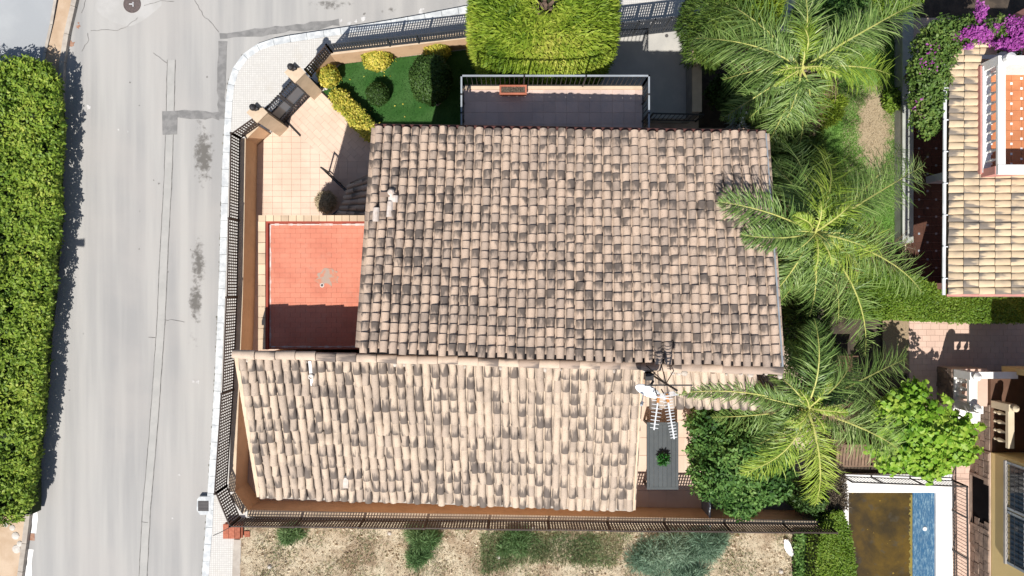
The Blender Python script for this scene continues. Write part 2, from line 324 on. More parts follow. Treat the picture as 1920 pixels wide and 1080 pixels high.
# ------------------------------------------------------------------ object helpers
ORG = {}
def fin(o, parent=None):
    COL.objects.link(o)
    if parent is not None:
        o.parent = parent; ORG[o.name] = ORG.get(parent.name, Vector((0, 0, 0)))
    return o
def thing(name, label, cat, loc=(0, 0, 0), group=None):
    o = bpy.data.objects.new(name, None); COL.objects.link(o)
    o.empty_display_size = 0.2
    o.location = loc; ORG[o.name] = Vector(loc); tag(o, label, cat, group); return o
def tag(o, label, cat, group=None):
    o['label'] = label; o['category'] = cat
    if group: o['group'] = group
    return o
def struct(o):
    o['kind'] = 'structure'; return o
def stuff(o):
    o['kind'] = 'stuff'; return o
class MB:
    def __init__(s): s.v = []; s.f = []
    def add(s, vs, fs):
        n = len(s.v); s.v += [tuple(x) for x in vs]; s.f += [tuple(i + n for i in f) for f in fs]; return s
    def quad(s, a, b, c, d): return s.add([a, b, c, d], [(0, 1, 2, 3)])
    def prism(s, poly, z0, z1):
        """poly: xy list (counter-clockwise seen from above); z0/z1 number or list"""
        n = len(poly)
        ar = sum(poly[i][0] * poly[(i + 1) % n][1] - poly[(i + 1) % n][0] * poly[i][1] for i in range(n))
        if ar < 0: poly = poly[::-1]
        a = [(p[0], p[1], z0) for p in poly]; b = [(p[0], p[1], z1) for p in poly]
        fs = [tuple(range(2 * n - 1, n - 1, -1))[::-1], tuple(range(n))[::-1]]
        fs += [(i, (i + 1) % n, n + (i + 1) % n, n + i) for i in range(n)]
        return s.add(a + b, fs)
    def box(s, x0, x1, y0, y1, z0, z1): return s.prism([(x0, y0), (x1, y0), (x1, y1), (x0, y1)], z0, z1)
    def bar(s, a, b, w, h, up=(0, 0, 1)):
        """box beam from a to b: w across, h along up"""
        a = Vector(a); b = Vector(b); d = (b - a).normalized(); up = Vector(up)
        if abs(d.dot(up)) > 0.98: up = Vector((0, 1, 0))
        x = d.cross(up).normalized(); y = x.cross(d).normalized()
        c = [(-w / 2, -h / 2), (w / 2, -h / 2), (w / 2, h / 2), (-w / 2, h / 2)]
        vs = [p + x * i + y * j for p in (a, b) for i, j in c]
        return s.add(vs, [(0, 1, 2, 3)[::-1], (4, 5, 6, 7)] + [(i, (i + 1) % 4, 4 + (i + 1) % 4, 4 + i) for i in range(4)])
    def tube(s, pts, r, n=6):
        pts = [Vector(p) for p in pts]; rs = r if isinstance(r, (list, tuple)) else [r] * len(pts)
        rings = []
        for i, p in enumerate(pts):
            d = (pts[min(i + 1, len(pts) - 1)] - pts[max(i - 1, 0)]).normalized()
            up = Vector((0, 0, 1)) if abs(d.z) < 0.95 else Vector((0, 1, 0))
            x = d.cross(up).normalized(); y = x.cross(d)
            rings += [p + (x * math.cos(t) + y * math.sin(t)) * rs[i] for t in [2 * math.pi * k / n for k in range(n)]]
        fs = [(i * n + k, i * n + (k + 1) % n, (i + 1) * n + (k + 1) % n, (i + 1) * n + k) for i in range(len(pts) - 1) for k in range(n)]
        fs += [tuple(range(n))[::-1], tuple(range((len(pts) - 1) * n, len(pts) * n))]
        return s.add(rings, fs)
    def lathe(s, c, prof, n=12):
        """prof: list of (r, z) from bottom to top at centre c"""
        vs = [(c[0] + r * math.cos(2 * math.pi * k / n), c[1] + r * math.sin(2 * math.pi * k / n), c[2] + z) for r, z in prof for k in range(n)]
        m = len(prof)
        fs = [(i * n + k, i * n + (k + 1) % n, (i + 1) * n + (k + 1) % n, (i + 1) * n + k) for i in range(m - 1) for k in range(n)]
        fs += [tuple(range(n))[::-1], tuple(range((m - 1) * n, m * n))]
        return s.add(vs, fs)
    def build(s, name, mat, parent=None, smooth=False):
        me = bpy.data.meshes.new(name); o = bpy.data.objects.new(name, me)
        org = ORG.get(parent.name, Vector((0, 0, 0))) if parent else Vector((0, 0, 0))
        me.from_pydata([(x - org.x, y - org.y, z - org.z) for x, y, z in s.v], [], s.f)
        me.materials.append(mat)
        if smooth: me.polygons.foreach_set('use_smooth', [True] * len(me.polygons))
        me.validate()
        return fin(o, parent)
def np_mesh(name, V, F, mat, parent=None, rnd=None):
    V = np.asarray(V, dtype=np.float32); F = np.asarray(F, dtype=np.int32)
    if parent is not None:
        g = ORG.get(parent.name)
        if g is not None: V = V - np.array(g, dtype=np.float32)
    k = F.shape[1]
    me = bpy.data.meshes.new(name)
    me.vertices.add(len(V)); me.vertices.foreach_set('co', V.ravel())
    me.loops.add(F.size); me.loops.foreach_set('vertex_index', F.ravel())
    me.polygons.add(len(F)); me.polygons.foreach_set('loop_start', np.arange(0, F.size, k, dtype=np.int32))
    me.update(calc_edges=True)
    if rnd is not None:
        a = me.attributes.new('rnd', 'FLOAT', 'FACE'); a.data.foreach_set('value', np.asarray(rnd, dtype=np.float32))
    me.materials.append(mat)
    return fin(bpy.data.objects.new(name, me), parent)
def unit(a): return a / np.maximum(np.linalg.norm(a, axis=1, keepdims=True), 1e-6)
def clump(pts, s):
    """smooth pseudo-random value 0..1 over space: light and dark clumps"""
    p = pts * s
    v = (np.sin(p[:, 0] * 1.7 + 1.3 * np.sin(p[:, 1] * 1.1 + 0.5)) + np.sin(p[:, 1] * 2.1 + 1.7 * np.sin(p[:, 2] * 1.3 + p[:, 0] * .7)) + np.sin(p[:, 2] * 1.9 + p[:, 0] * 1.2 + 2.0)) / 6 + 0.5
    return v
def leaves(name, mat, pts, nrm, length, width, parent=None, strand=False, jit=0.7, cs=2.0, cw=0.45, fold=0.0, rv=None):
    """one small four-cornered leaf per point"""
    n = len(pts); pts = np.asarray(pts); nrm = unit(np.asarray(nrm))
    r = R.normal(size=(n, 3))
    if strand:
        ax = unit(nrm + r * jit); t = unit(np.cross(ax, nrm + R.normal(size=(n, 3)) * .45))
    else:
        nn = unit(nrm + r * jit * 0.7); ax = unit(np.cross(nn, R.normal(size=(n, 3)))); t = np.cross(ax, nn)
    l = (length * R.uniform(0.6, 1.3, size=(n, 1))); w = width * R.uniform(0.7, 1.25, size=(n, 1))
    b = pts; mid = pts + ax * l * 0.45; tip = pts + ax * l
    if fold: mid = mid + np.array([[0, 0, -1]]) * 0; tip = tip - np.array([[0, 0, 1.0]]) * l * fold
    V = np.stack([b, mid + t * w * 0.5, tip, mid - t * w * 0.5], axis=1).reshape(-1, 3)
    F = np.arange(4 * n).reshape(-1, 4)
    rnd = np.clip(cw * (clump(pts, cs) if rv is None else rv) + (1 - cw) * R.random(n), 0, 1)
    return np_mesh(name, V, F, mat, parent, rnd)
def ell_points(c, rad, n, zmin=-0.3, rough=0.12, fill=0.25, pw=1.0):
    """points over (and a little inside) a lumpy ellipsoid"""
    d = unit(R.normal(size=(int(n * 2.2), 3))); d = d[d[:, 2] > zmin][:n]
    k = 1 + rough * (clump(d, 4.0 + c[0] % 1) - 0.5) * 2
    k *= 1 - fill * R.random(len(d)) ** 2
    if pw != 1.0:                       # squarer than an ellipsoid
        m = (np.abs(d) ** pw).sum(1) ** (1 / pw); d2 = d / m[:, None]
    else: d2 = d
    pts = d2 * k[:, None] * np.array(rad) + np.array(c)
    return pts, unit(d / np.array(rad) + 1e-9)
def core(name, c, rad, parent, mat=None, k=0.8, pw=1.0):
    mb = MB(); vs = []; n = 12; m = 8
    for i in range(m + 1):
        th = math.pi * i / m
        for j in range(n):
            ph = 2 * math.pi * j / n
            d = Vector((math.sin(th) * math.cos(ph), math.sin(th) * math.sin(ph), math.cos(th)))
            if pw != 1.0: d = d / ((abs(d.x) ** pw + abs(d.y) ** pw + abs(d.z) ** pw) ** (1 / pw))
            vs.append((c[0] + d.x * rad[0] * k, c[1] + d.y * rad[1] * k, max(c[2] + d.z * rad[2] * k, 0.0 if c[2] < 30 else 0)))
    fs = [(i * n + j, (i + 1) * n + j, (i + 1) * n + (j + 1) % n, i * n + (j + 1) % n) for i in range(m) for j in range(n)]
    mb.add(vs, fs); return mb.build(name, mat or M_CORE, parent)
def bush(name, label, cat, uvz, rad, leafm, n, length, width, group=None, strand=False, jit=0.7, rough=0.12, stem=True, pw=1.0, zmin=-0.5, cw=0.45, cs=2.0):
    c = P(*uvz); g = Vector((c.x, c.y, 0))
    t = thing(name, label, cat, g, group)
    pts, nr = ell_points(c, rad, n, zmin, rough, pw=pw)
    leaves('foliage', leafm, pts, nr, length, width, t, strand, jit, cs, cw)
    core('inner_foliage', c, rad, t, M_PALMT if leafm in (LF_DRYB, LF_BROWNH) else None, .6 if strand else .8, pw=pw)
    if stem: MB().tube([(g.x, g.y, 0), (c.x, c.y, c.z)], [0.05, 0.03]).build('stem', M_BARK, t)
    return t
def in_poly(x, y, poly):
    ins = np.zeros(len(x), bool); n = len(poly)
    for i in range(n):
        x0, y0 = poly[i][:2]; x1, y1 = poly[(i + 1) % n][:2]
        c = ((y0 > y) != (y1 > y)) & (x < (x1 - x0) * (y - y0) / (y1 - y0 + 1e-12) + x0)
        ins ^= c
    return ins
def poly_points(poly, n):
    xs = [p[0] for p in poly]; ys = [p[1] for p in poly]
    x = R.uniform(min(xs), max(xs), n * 3); y = R.uniform(min(ys), max(ys), n * 3)
    k = in_poly(x, y, poly); return x[k][:n], y[k][:n]
def PX(pts, z=0.0): return [tuple(P(u, v, z)[:2]) for u, v in pts]
def sheet(name, pts, z, mat, parent=None):
    mb = MB(); n = len(pts); ar = sum(pts[i][0] * pts[(i + 1) % n][1] - pts[(i + 1) % n][0] * pts[i][1] for i in range(n))
    if ar < 0: pts = pts[::-1]
    mb.add([(x, y, z) for x, y in pts], [tuple(range(n))]); return mb.build(name, mat, parent)
def slab(name, pts, z0, z1, mat, parent=None): return MB().prism(pts, z0, z1).build(name, mat, parent)
def clip_convex(sub, clip):
    """Sutherland-Hodgman; clip counter-clockwise"""
    out = sub
    for i in range(len(clip)):
        a = clip[i]; b = clip[(i + 1) % len(clip)]; inp = out; out = []
        if not inp: break
        side = lambda p: (b[0] - a[0]) * (p[1] - a[1]) - (b[1] - a[1]) * (p[0] - a[0])
        for j in range(len(inp)):
            p = inp[j]; q = inp[(j + 1) % len(inp)]; sp, sq = side(p), side(q)
            if sp >= 0: out.append(p)
            if sp * sq < 0:
                t = sp / (sp - sq); out.append((p[0] + (q[0] - p[0]) * t, p[1] + (q[1] - p[1]) * t))
    return out
def tile_floor(parent, poly, z, mat, w, h, ang=0.0, gap=0.007, th=0.012, name='floor_tile', stagger=False, limit=290):
    """laid tiles with open joints inside a convex polygon, each its own object; alike whole tiles share one mesh"""
    n = len(poly); ar = sum(poly[i][0] * poly[(i + 1) % n][1] - poly[(i + 1) % n][0] * poly[i][1] for i in range(n))
    if ar < 0: poly = poly[::-1]
    ca, sa = math.cos(ang), math.sin(ang); cx = sum(p[0] for p in poly) / n; cy = sum(p[1] for p in poly) / n
    loc = [((p[0] - cx) * ca + (p[1] - cy) * sa, -(p[0] - cx) * sa + (p[1] - cy) * ca) for p in poly]
    x0 = min(p[0] for p in loc); x1 = max(p[0] for p in loc); y0 = min(p[1] for p in loc); y1 = max(p[1] for p in loc)
    org = ORG.get(parent.name, Vector((0, 0, 0)))
    shared = None; done = 0; rest = MB()
    j = 0; y = y0
    while y < y1:
        x = x0 - (w / 2 if stagger and j % 2 else 0)
        while x < x1:
            q = [(x + gap / 2, y + gap / 2), (x + w - gap / 2, y + gap / 2), (x + w - gap / 2, y + h - gap / 2), (x + gap / 2, y + h - gap / 2)]
            c = clip_convex(q, loc)
            if len(c) >= 3:
                area = abs(sum(c[i][0] * c[(i + 1) % len(c)][1] - c[(i + 1) % len(c)][0] * c[i][1] for i in range(len(c)))) / 2
                dz = random.uniform(-0.001, 0.0015)
                if area > 0.12 * w * h:
                    if done >= limit:
                        rest.prism([(cx + a * ca - b * sa, cy + a * sa + b * ca) for a, b in c], z, z + th + dz)
                    else:
                        mx, my = x + w / 2, y + h / 2
                        whole = area > 0.97 * (w - gap) * (h - gap)
                        if whole and shared is not None: me = shared
                        else:
                            mb = MB().prism([(a - mx, b - my) for a, b in c], 0, th)
                            me = bpy.data.meshes.new(name); me.from_pydata(mb.v, [], mb.f); me.materials.append(mat)
                            if whole: shared = me
                        o = bpy.data.objects.new(name, me)
                        o.location = (cx + mx * ca - my * sa - org.x, cy + mx * sa + my * ca - org.y, z + dz - org.z); o.rotation_euler = (0, 0, ang)
                        fin(o, parent)
                    done += 1
            x += w
        y += h; j += 1
    if rest.v: stuff(rest.build(name + 's', mat, parent))

# ------------------------------------------------------------------ ground, roads, pavement
g = struct(sheet('ground', [(-150, -150), (150, -150), (150, 150), (-150, 150)], -0.30, M_EARTH))
ZR = -0.15
LK = [(170, -60), (147, 0), (125, 95), (112, 330), (98, 600), (80, 760), (66, 900), (58, 1000), (45, 1080), (35, 1180)]      # left kerb (road side)
road = struct(sheet('road', PX(LK, ZR) + [(-16.8, -40), (-9.6, -40), (-9.6, -12)] + PX([(560, 300), (1250, 60), (1400, 20)], ZR) + [(30, 14), (30, 30), (-14, 30)], ZR, M_ROAD))
road2 = struct(sheet('side_road', PX([(130, -60), (98, 40), (80, 110), (60, 200), (-10, 260)], ZR) + [(-40, 5), (-40, 30), (-15, 30)], ZR - 0.02, M_ROAD2))
# pavement slab and kerb round the corner plot
KB = [(372, 1180), (378, 1080), (385, 1000), (388, 940), (392, 880), (400, 760), (406, 640), (411, 520), (414, 400), (417, 300), (421, 230), (424, 170), (433, 132), (450, 105), (476, 84), (510, 72), (560, 64), (640, 52), (740, 37), (890, 8), (1010, -14), (1150, -30), (1320, -60)]
def offset(pts, d):
    out = []
    for i, p in enumerate(pts):
        a = pts[max(i - 1, 0)]; b = pts[min(i + 1, len(pts) - 1)]
        t = Vector((b[0] - a[0], b[1] - a[1])).normalized(); out.append((p[0] + t.y * d, p[1] - t.x * d))
    return out
def chaikin(p, n=2):
    for _ in range(n):
        q = [p[0]]
        for a, b in zip(p[:-1], p[1:]): q += [(a[0] * .75 + b[0] * .25, a[1] * .75 + b[1] * .25), (a[0] * .25 + b[0] * .75, a[1] * .25 + b[1] * .75)]
        p = q + [p[-1]]
    return p
kb = chaikin(PX(KB, 0.0)); kin = offset(kb, 0.24)
pave = struct(slab('pavement', kin + [(12, 12), (12, 8.9), (-6.8, 7.2), (-9.0, 5.0), (-9.3, -7.2), (-8.8, -7.9), (-9.6, -8.2), (-10.0, -13)], -0.16, -0.004, M_PAVE))
# kerb stones, one by one
def along(pts, step):
    out = [pts[0]]; acc = 0.0
    for i in range(len(pts) - 1):
        a = Vector(pts[i]); b = Vector(pts[i + 1]); l = (b - a).length; s = step - acc
        while s <= l:
            q = a + (b - a) * s / l; out.append((q.x, q.y)); s += step
        acc = (acc + l) % step
    return out
ko = along(kb, 0.6); ki = offset(ko, 0.235)
for i in range(len(ko) - 1):
    a, b, c, d = [Vector(x) for x in (ko[i], ko[i + 1], ki[i + 1], ki[i])]
    e = (b - a).normalized() * 0.006; jx = random.uniform(-0.006, 0.006)
    MB().prism([tuple(a + e), tuple(b - e), tuple(c - e), tuple(d + e)], -0.20, 0.004 + jx).build('kerb_stone', M_KERB, pave)
# weed-grown seam between kerb and asphalt
sm = MB()
for i in range(0, len(ko) - 1):
    a, b = Vector(ko[i]), Vector(ko[i + 1]); n = Vector((-(b - a).y, (b - a).x)).normalized()
    m = 8
    for k in range(m):
        p = a + (b - a) * k / m; q = a + (b - a) * (k + 1) / m
        w0 = 0.035 + 0.07 * abs(math.sin(i * 3.1 + k * 1.3)) * random.random() + (0.03 if random.random() < .1 else 0)
        sm.quad((p.x - n.x * .01, p.y - n.y * .01, ZR + .006), (q.x - n.x * .01, q.y - n.y * .01, ZR + .006), (q.x + n.x * w0, q.y + n.y * w0, ZR + .006), (p.x + n.x * w0, p.y + n.y * w0, ZR + .006))
struct(sm.build('road_seam', M_WEED))
# trench strip, patches, cracks
def ribbon(name, pts, w, z, mat, jit=0.0, parent=None, seg=0.25):
    q = along(PX(pts, z), seg); mb = MB(); L_, R_ = [], []
    for i, p in enumerate(q):
        a = q[max(i - 1, 0)]; b = q[min(i + 1, len(q) - 1)]
        t = Vector((b[0] - a[0], b[1] - a[1])); t = t.normalized() if t.length > 0 else Vector((1, 0)); n = Vector((-t.y, t.x))
        j = random.uniform(-jit, jit); ww = w * random.uniform(0.7, 1.3) if jit else w
        L_.append((p[0] + n.x * (j + ww / 2), p[1] + n.y * (j + ww / 2), z)); R_.append((p[0] + n.x * (j - ww / 2), p[1] + n.y * (j - ww / 2), z))
    for i in range(len(q) - 1): mb.quad(R_[i], R_[i + 1], L_[i + 1], L_[i])
    return mb.build(name, mat, parent)
TL = [(321, 112), (319, 208), (315, 330), (307, 480), (302, 600), (291, 760), (284, 850), (275, 950), (268, 1080), (262, 1180)]
struct(ribbon('trench_strip', TL, 0.26, ZR + .004, M_TRENCH))
struct(ribbon('road_crack', [(u - 7.5, v) for u, v in TL], 0.022, ZR + .008, M_CRACK, 0.008))
struct(ribbon('road_crack', [(u + 7.5, v) for u, v in TL], 0.026, ZR + .008, M_CRACK, 0.008))
struct(slab('road_patch', PX([(304, 209), (333, 208), (332, 252), (305, 253)], ZR), ZR - .02, ZR + .010, M_PATCH))
struct(ribbon('road_patch', [(332, 214), (415, 217)], 0.25, ZR + .005, M_PATCH, 0.012))
struct(ribbon('road_patch', [(415, 223), (415, 165), (418, 70)], 0.26, ZR + .0065, M_PATCH, 0.012))
struct(ribbon('road_patch', [(412, 68), (470, 62), (560, 52), (640, 42)], 0.24, ZR + .005, M_PATCH, 0.03))
for pts in ([(270, 10), (300, 2), (330, 3)], [(365, 0), (382, 30), (395, 42), (411, 62)], [(170, 58), (195, 56), (220, 57), (240, 48), (262, 30)], [(287, 100), (300, 108), (314, 118)], [(165, 62), (166, 76), (152, 97)],
            [(291, 633), (275, 633)], [(308, 600), (330, 600), (350, 605)], [(265, 978), (282, 980)], [(160, 0), (152, 30)]):
    struct(ribbon('road_crack', pts, 0.016, ZR + .009, M_CRACK, 0.02, seg=0.12))
def splash(name, u, v, r, mat, z, n=9, k=0.5):
    c = P(u, v, z); q = []
    for i in range(n):
        a = 2 * math.pi * i / n; rr = r * random.uniform(k, 1.2) * H / 1280; q.append((c.x + rr * math.cos(a), c.y + rr * math.sin(a)))
    return struct(sheet(name, q, z, mat))
for u, v, r in ((166, 201, 5), (157, 212, 3), (362, 715, 3), (371, 716, 4), (680, 36, 6), (668, 40, 4), (790, 20, 6), (783, 34, 4), (222, 243, 2), (240, 247, 1.6), (323, 972, 2), (640, 38, 4), (655, 44, 5), (336, 890, 3)):
    splash('paint_splash', u, v, r, M_PAINTW, ZR + .007, 13, .3)
for u, v, r in ((134, 83, 7), (146, 50, 4), (147, 43, 2)): splash('rust_stain', u, v, r, M_RUST, ZR + .007, 11)
for u, v, r in ((244, 155, 2.2), (388, 144, 2), (298, 344, 2.5), (288, 338, 1.4), (683, 26, 3), (261, 467, 1.6), (261, 198, 1.2), (315, 510, 1.3), (357, 468, 1.4), (262, 396, 1.2), (130, 732, 1.5), (156, 626, 1.2)):
    splash('road_spot', u, v, r, M_CRACK, ZR + .007, 7)

# manhole and drain
c = P(248, 8, ZR)
t = thing('manhole_cover', 'round cast iron manhole cover set in the pale upper road', 'manhole cover', c)
MB().lathe(c, [(0.31, 0.0), (0.31, 0.016), (0.28, 0.018), (0.27, 0.012)], 28).build('cover', M_IRONC, t)
MB().bar(c + Vector((-.10, 0, .02)), c + Vector((.06, 0, .02)), 0.03, 0.012).bar(c + Vector((.04, -.09, .02)), c + Vector((.04, .07, .02)), 0.03, 0.012).build('emblem', M_ALU, t)
M_CSURR = pm('bright_cement', (0.42, 0.41, 0.395), (0.375, 0.366, 0.35), 1.5, 0.9)
q = [tuple((c + Vector((math.cos(a) * (1.0 + .18 * math.sin(2 * a + 1) + .06 * math.sin(5 * a)) - .15, math.sin(a) * (.62 + .08 * math.sin(3 * a)) - .08, 0)))[:2]) for a in [i * math.pi / 24 for i in range(48)]]
struct(sheet('cement_surround', q, ZR + .004, M_CSURR))
t = thing('storm_drain', 'square dark drain grate in a white cement surround by the kerb', 'drain', P(380, 948, 0))
MB().prism(PX([(370, 936), (374, 931), (394, 931), (396, 965), (375, 965), (369, 956)], 0), -.16, 0.010).build('surround', M_KERB, t)
mb = MB()
x0, y0 = P(371.5, 958, 0)[:2]; x1, y1 = P(391.5, 939, 0)[:2]
mb.prism([(x0, y0), (x1, y0), (x1, y1), (x0, y1)], 0.010, 0.016)
for i in range(7):
    yy = y0 + (y1 - y0) * (i + .5) / 7; mb.bar((x0 + .02, yy, .02), (x1 - .02, yy, .02), .02, .012)
mb.build('grate', M_GREYC, t)

# left verge with its kerbs and hedge
vb = struct(slab('verge', PX([(120, -60), (101, 40), (84, 110), (70, 200), (40, 230), (-60, 260), (-300, 300), (-300, 1200), (25, 1200), (36, 1080), (50, 985), (58, 900), (72, 760), (90, 600), (104, 330), (117, 95), (139, 0), (160, -60)], 0), -0.3, -0.03,
                 pm('verge_soil', (0.52, 0.40, 0.29), (0.42, 0.30, 0.20), 1.2, 0.95, bmp=0.02)))
lk = along(PX([(152, -40), (143, 0), (121, 95), (108, 330), (94, 600), (76, 760), (61, 900), (54, 985), (41, 1080), (30, 1170)], 0.0), 1.0)
lo = offset(lk, 0.17)
for i in range(len(lk) - 1):
    a, b, c2, d = [Vector(x) for x in (lk[i], lk[i + 1], lo[i + 1], lo[i])]; e = (b - a).normalized() * 0.008
    MB().prism([tuple(a + e), tuple(b - e), tuple(c2 - e), tuple(d + e)], -0.22, -0.005 + random.uniform(-.006, .006)).build('kerb_stone', M_KERBG, vb)
lk2 = along(PX([(110, -60), (94, 40), (76, 120), (60, 190)], 0.0), 1.0); lo2 = offset(lk2, -0.10)
for i in range(len(lk2) - 1):
    a, b, c2, d = [Vector(x) for x in (lk2[i], lk2[i + 1], lo2[i + 1], lo2[i])]; e = (b - a).normalized() * 0.008
    MB().prism([tuple(a + e), tuple(b - e), tuple(c2 - e), tuple(d + e)], -0.22, -0.005).build('kerb_stone', M_KERBG, vb)
struct(ribbon('gutter_paint', [(66, 960), (63, 1000)], 0.18, ZR + .006, M_WHITE, 0.02)); struct(ribbon('gutter_paint', [(58, 1030), (52, 1090)], 0.2, ZR + .006, M_WHITE, 0.02))
struct(ribbon('rust_stain', [(58, 1000), (56, 1025)], 0.2, ZR + .004, M_RUST, 0.04))
sc_ = MB()
for u, v, r in ((28, 1005, 8), (30, 1030, 9), (22, 990, 6), (36, 1020, 6), (10, 985, 5)):
    cc = P(u, v, 0); sc_.lathe((cc.x, cc.y, -.04), [(r * .019, 0), (r * .016, .03), (r * .006, .045)], 9)
struct(sc_.build('rubble', M_ROCK))

def hedge(name, label, poly, ztop, mat, n, length, width, cat='hedge', group=None, side_n=0.5, bumpy=0.15, strand=False, jit=0.8, cw=0.5, cs=2.0, zb=0.0, tuft=0, taper=0.0):
    """clipped hedge: leaves over top and sides of a prism, dark mass within"""
    cx = sum(p[0] for p in poly) / len(poly); cy = sum(p[1] for p in poly) / len(poly)
    t = thing(name, label, cat, (cx, cy, zb), group)
    nt_ = int(n * (1 - side_n)); x, y = poly_points(poly, nt_)
    z = ztop + bumpy * (clump(np.stack([x, y, x * 0], 1), 3.3) - 0.5) - 0.12 * R.random(len(x)) ** 2
    rv = None
    if tuft:        # leaves gathered into little rosettes, dark gaps between them
        m0 = len(x) // tuft; x, y = x[:m0], y[:m0]; z = ztop + bumpy * (clump(np.stack([x, y, x * 0], 1), 3.3) - 0.5) + R.normal(size=m0) * .05
        cb = np.clip(.5 * clump(np.stack([x, y, x * 0], 1), cs) + .5 * R.random(m0), 0, 1)
        o = R.normal(size=(m0 * tuft, 3)) * np.array([.055, .055, .03]); x, y, z = [np.repeat(q, tuft) + o[:, i] for i, q in enumerate((x, y, z))]
        z = z - (o[:, 0] ** 2 + o[:, 1] ** 2) * 6; rv = np.repeat(cb, tuft); tn = o * np.array([8, 8, 0]) + np.array([0, 0, 1.0])
    pts = [np.stack([x, y, z], 1)]; nr = [tn if tuft else np.tile([0, 0, 1.0], (len(x), 1))]
    m = len(poly); ar = sum(poly[i][0] * poly[(i + 1) % m][1] - poly[(i + 1) % m][0] * poly[i][1] for i in range(m))
    if ar < 0: poly = poly[::-1]
    per = sum(math.dist(poly[i], poly[(i + 1) % m]) for i in range(m))
    for i in range(m):
        a, b = np.array(poly[i]), np.array(poly[(i + 1) % m]); l = np.linalg.norm(b - a); k = max(1, int(n * side_n * l / per))
        s = R.random(k); nn = np.array([(b - a)[1], -(b - a)[0]]) / max(l, 1e-6)
        zz = zb + (ztop - zb) * R.random(k) ** 0.6
        q = a + (b - a) * s[:, None]; o = bumpy * 0.7 * (clump(np.stack([q[:, 0], q[:, 1], zz], 1), 4.0) - 0.5) + 0.03 * R.normal(size=k)
        q = q + nn * (o - taper * (ztop - zz))[:, None]
        pts.append(np.column_stack([q, zz])); nr.append(np.tile([nn[0], nn[1], 0.5], (k, 1)))
    A_ = np.concatenate(pts)
    if rv is not None: rv = np.concatenate([rv, R.random(len(A_) - len(rv)) * .8])
    leaves('foliage', mat, A_, np.concatenate(nr), length, width, t, strand, jit, cs, cw, rv=rv)
    if taper: poly = [(cx + (p[0] - cx) * (1 - taper * .7 * ztop / max(abs(p[0] - cx), .1)), p[1]) for p in poly]
    ins = [((p[0] - cx) * 0.96 + cx, (p[1] - cy) * 0.985 + cy) for p in poly]
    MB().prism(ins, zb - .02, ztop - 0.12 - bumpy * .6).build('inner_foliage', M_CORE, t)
    return t
hp = PX([(-140, 112), (0, 112), (50, 104), (88, 120), (104, 150), (110, 230), (104, 330), (106, 400), (98, 470), (92, 560), (82, 640), (78, 720), (70, 800), (60, 880), (52, 950), (32, 978), (-140, 985)], 0.8)
hedge('laurel_hedge', 'long leafy green laurel hedge between the kerb and the frame edge, left of the street', hp, 0.8, LF_HEDGE, 76000, 0.13, 0.075, side_n=0.22, bumpy=0.38, cs=1.3, cw=0.62, tuft=11, jit=.55, taper=.45)
# street lamp whose arm reaches over the hedge from outside the frame
lb = P(-60, 505, 0)
t = thing('street_lamp', 'dark street lamp on a pole in the hedge, its head shadow falling on the road', 'street lamp', (-18.1, -2.42, 0))
MB().tube([(-18.1, -2.42, -.03), (-18.1, -2.42, 5.9)], [.07, .045], 8).build('pole', M_BLACK, t)
hx = P(148, 455, ZR)
hp_ = Vector((hx.x - SX * 6.1, hx.y - SY * 6.1, 5.95))
MB().tube([(-18.1, -2.42, 5.85), (-17.4, hp_.y + .1, 6.0), (hp_.x - .15, hp_.y, 5.97)], .03, 6).build('arm', M_BLACK, t)
MB().prism([(hp_.x - .2, hp_.y - .08), (hp_.x + .2, hp_.y - .11), (hp_.x + .2, hp_.y + .11), (hp_.x - .2, hp_.y + .08)], hp_.z - .06, hp_.z + .05).build('lamp_head', M_BLACK, t)
# ------------------------------------------------------------------ the plot
plot_ = struct(slab('plot_floor', PX([(484, 272), (540, 222), (600, 150), (632, 120), (890, 90), (1290, 60), (1310, 60), (1310, 240), (1545, 240), (1545, 957), (1530, 957), (487, 938), (465, 905), (478, 540)], 0), -0.28, -0.006, M_GROUT))
# patio tiles
A1 = PX([(476, 272), (484, 272), (534, 228), (612, 300), (476, 300)], 0)
tile_floor(plot_, PX([(476, 300), (760, 300), (760, 445), (476, 445)], 0), -0.006, M_PATIO, 0.33, 0.205, limit=300)
tile_floor(plot_, PX([(476, 300), (484, 272), (534, 228), (612, 300)], 0), -0.006, M_PATIO, 0.33, 0.205)
tile_floor(plot_, PX([(583, 152), (708, 268), (741, 300), (612, 300), (534, 228)], 0), -0.006, M_PATIO, 0.33, 0.205, math.radians(-45), stagger=True)
tile_floor(plot_, PX([(462, 445), (600, 445), (600, 700), (462, 700)], 0), -0.006, M_PATIO, 0.5, 0.4, limit=60)
# east courtyard
tile_floor(plot_, PX([(1150, 740), (1330, 740), (1330, 953), (1150, 950)], 0), -0.006, M_PATIO, 0.62, 0.62, gap=0.008)
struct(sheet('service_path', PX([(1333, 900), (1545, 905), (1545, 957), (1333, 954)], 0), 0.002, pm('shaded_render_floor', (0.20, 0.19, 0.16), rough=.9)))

# driveway, higher than the turf
ZD = 0.70
dv = struct(slab('driveway', PX([(1118, 66), (1285, 52), (1287, 222), (1118, 222)], ZD), -0.12, ZD, M_CONC))
t = thing('boundary_wall', 'low cream topped wall along the right of the grey driveway', 'wall', P(1291, 150, 0))
x = P(1286, 0, ZD).x
MB().box(x + .004, x + .26, P(0, 222, ZD).y, P(0, 62, ZD).y, -.02, 1.52).build('wall', M_GREYW, t)
MB().box(x - .01, x + .30, P(0, 222, ZD).y, P(0, 62, ZD).y, 1.52, 1.58).build('coping', M_CREAM, t)
q = P(1250, 67, ZD); tag(MB().lathe((q.x, q.y, ZD), [(.06, 0), (.06, .006)], 12).build('floor_drain', M_GREYC), 'small round drain in the lit strip of the driveway', 'drain')

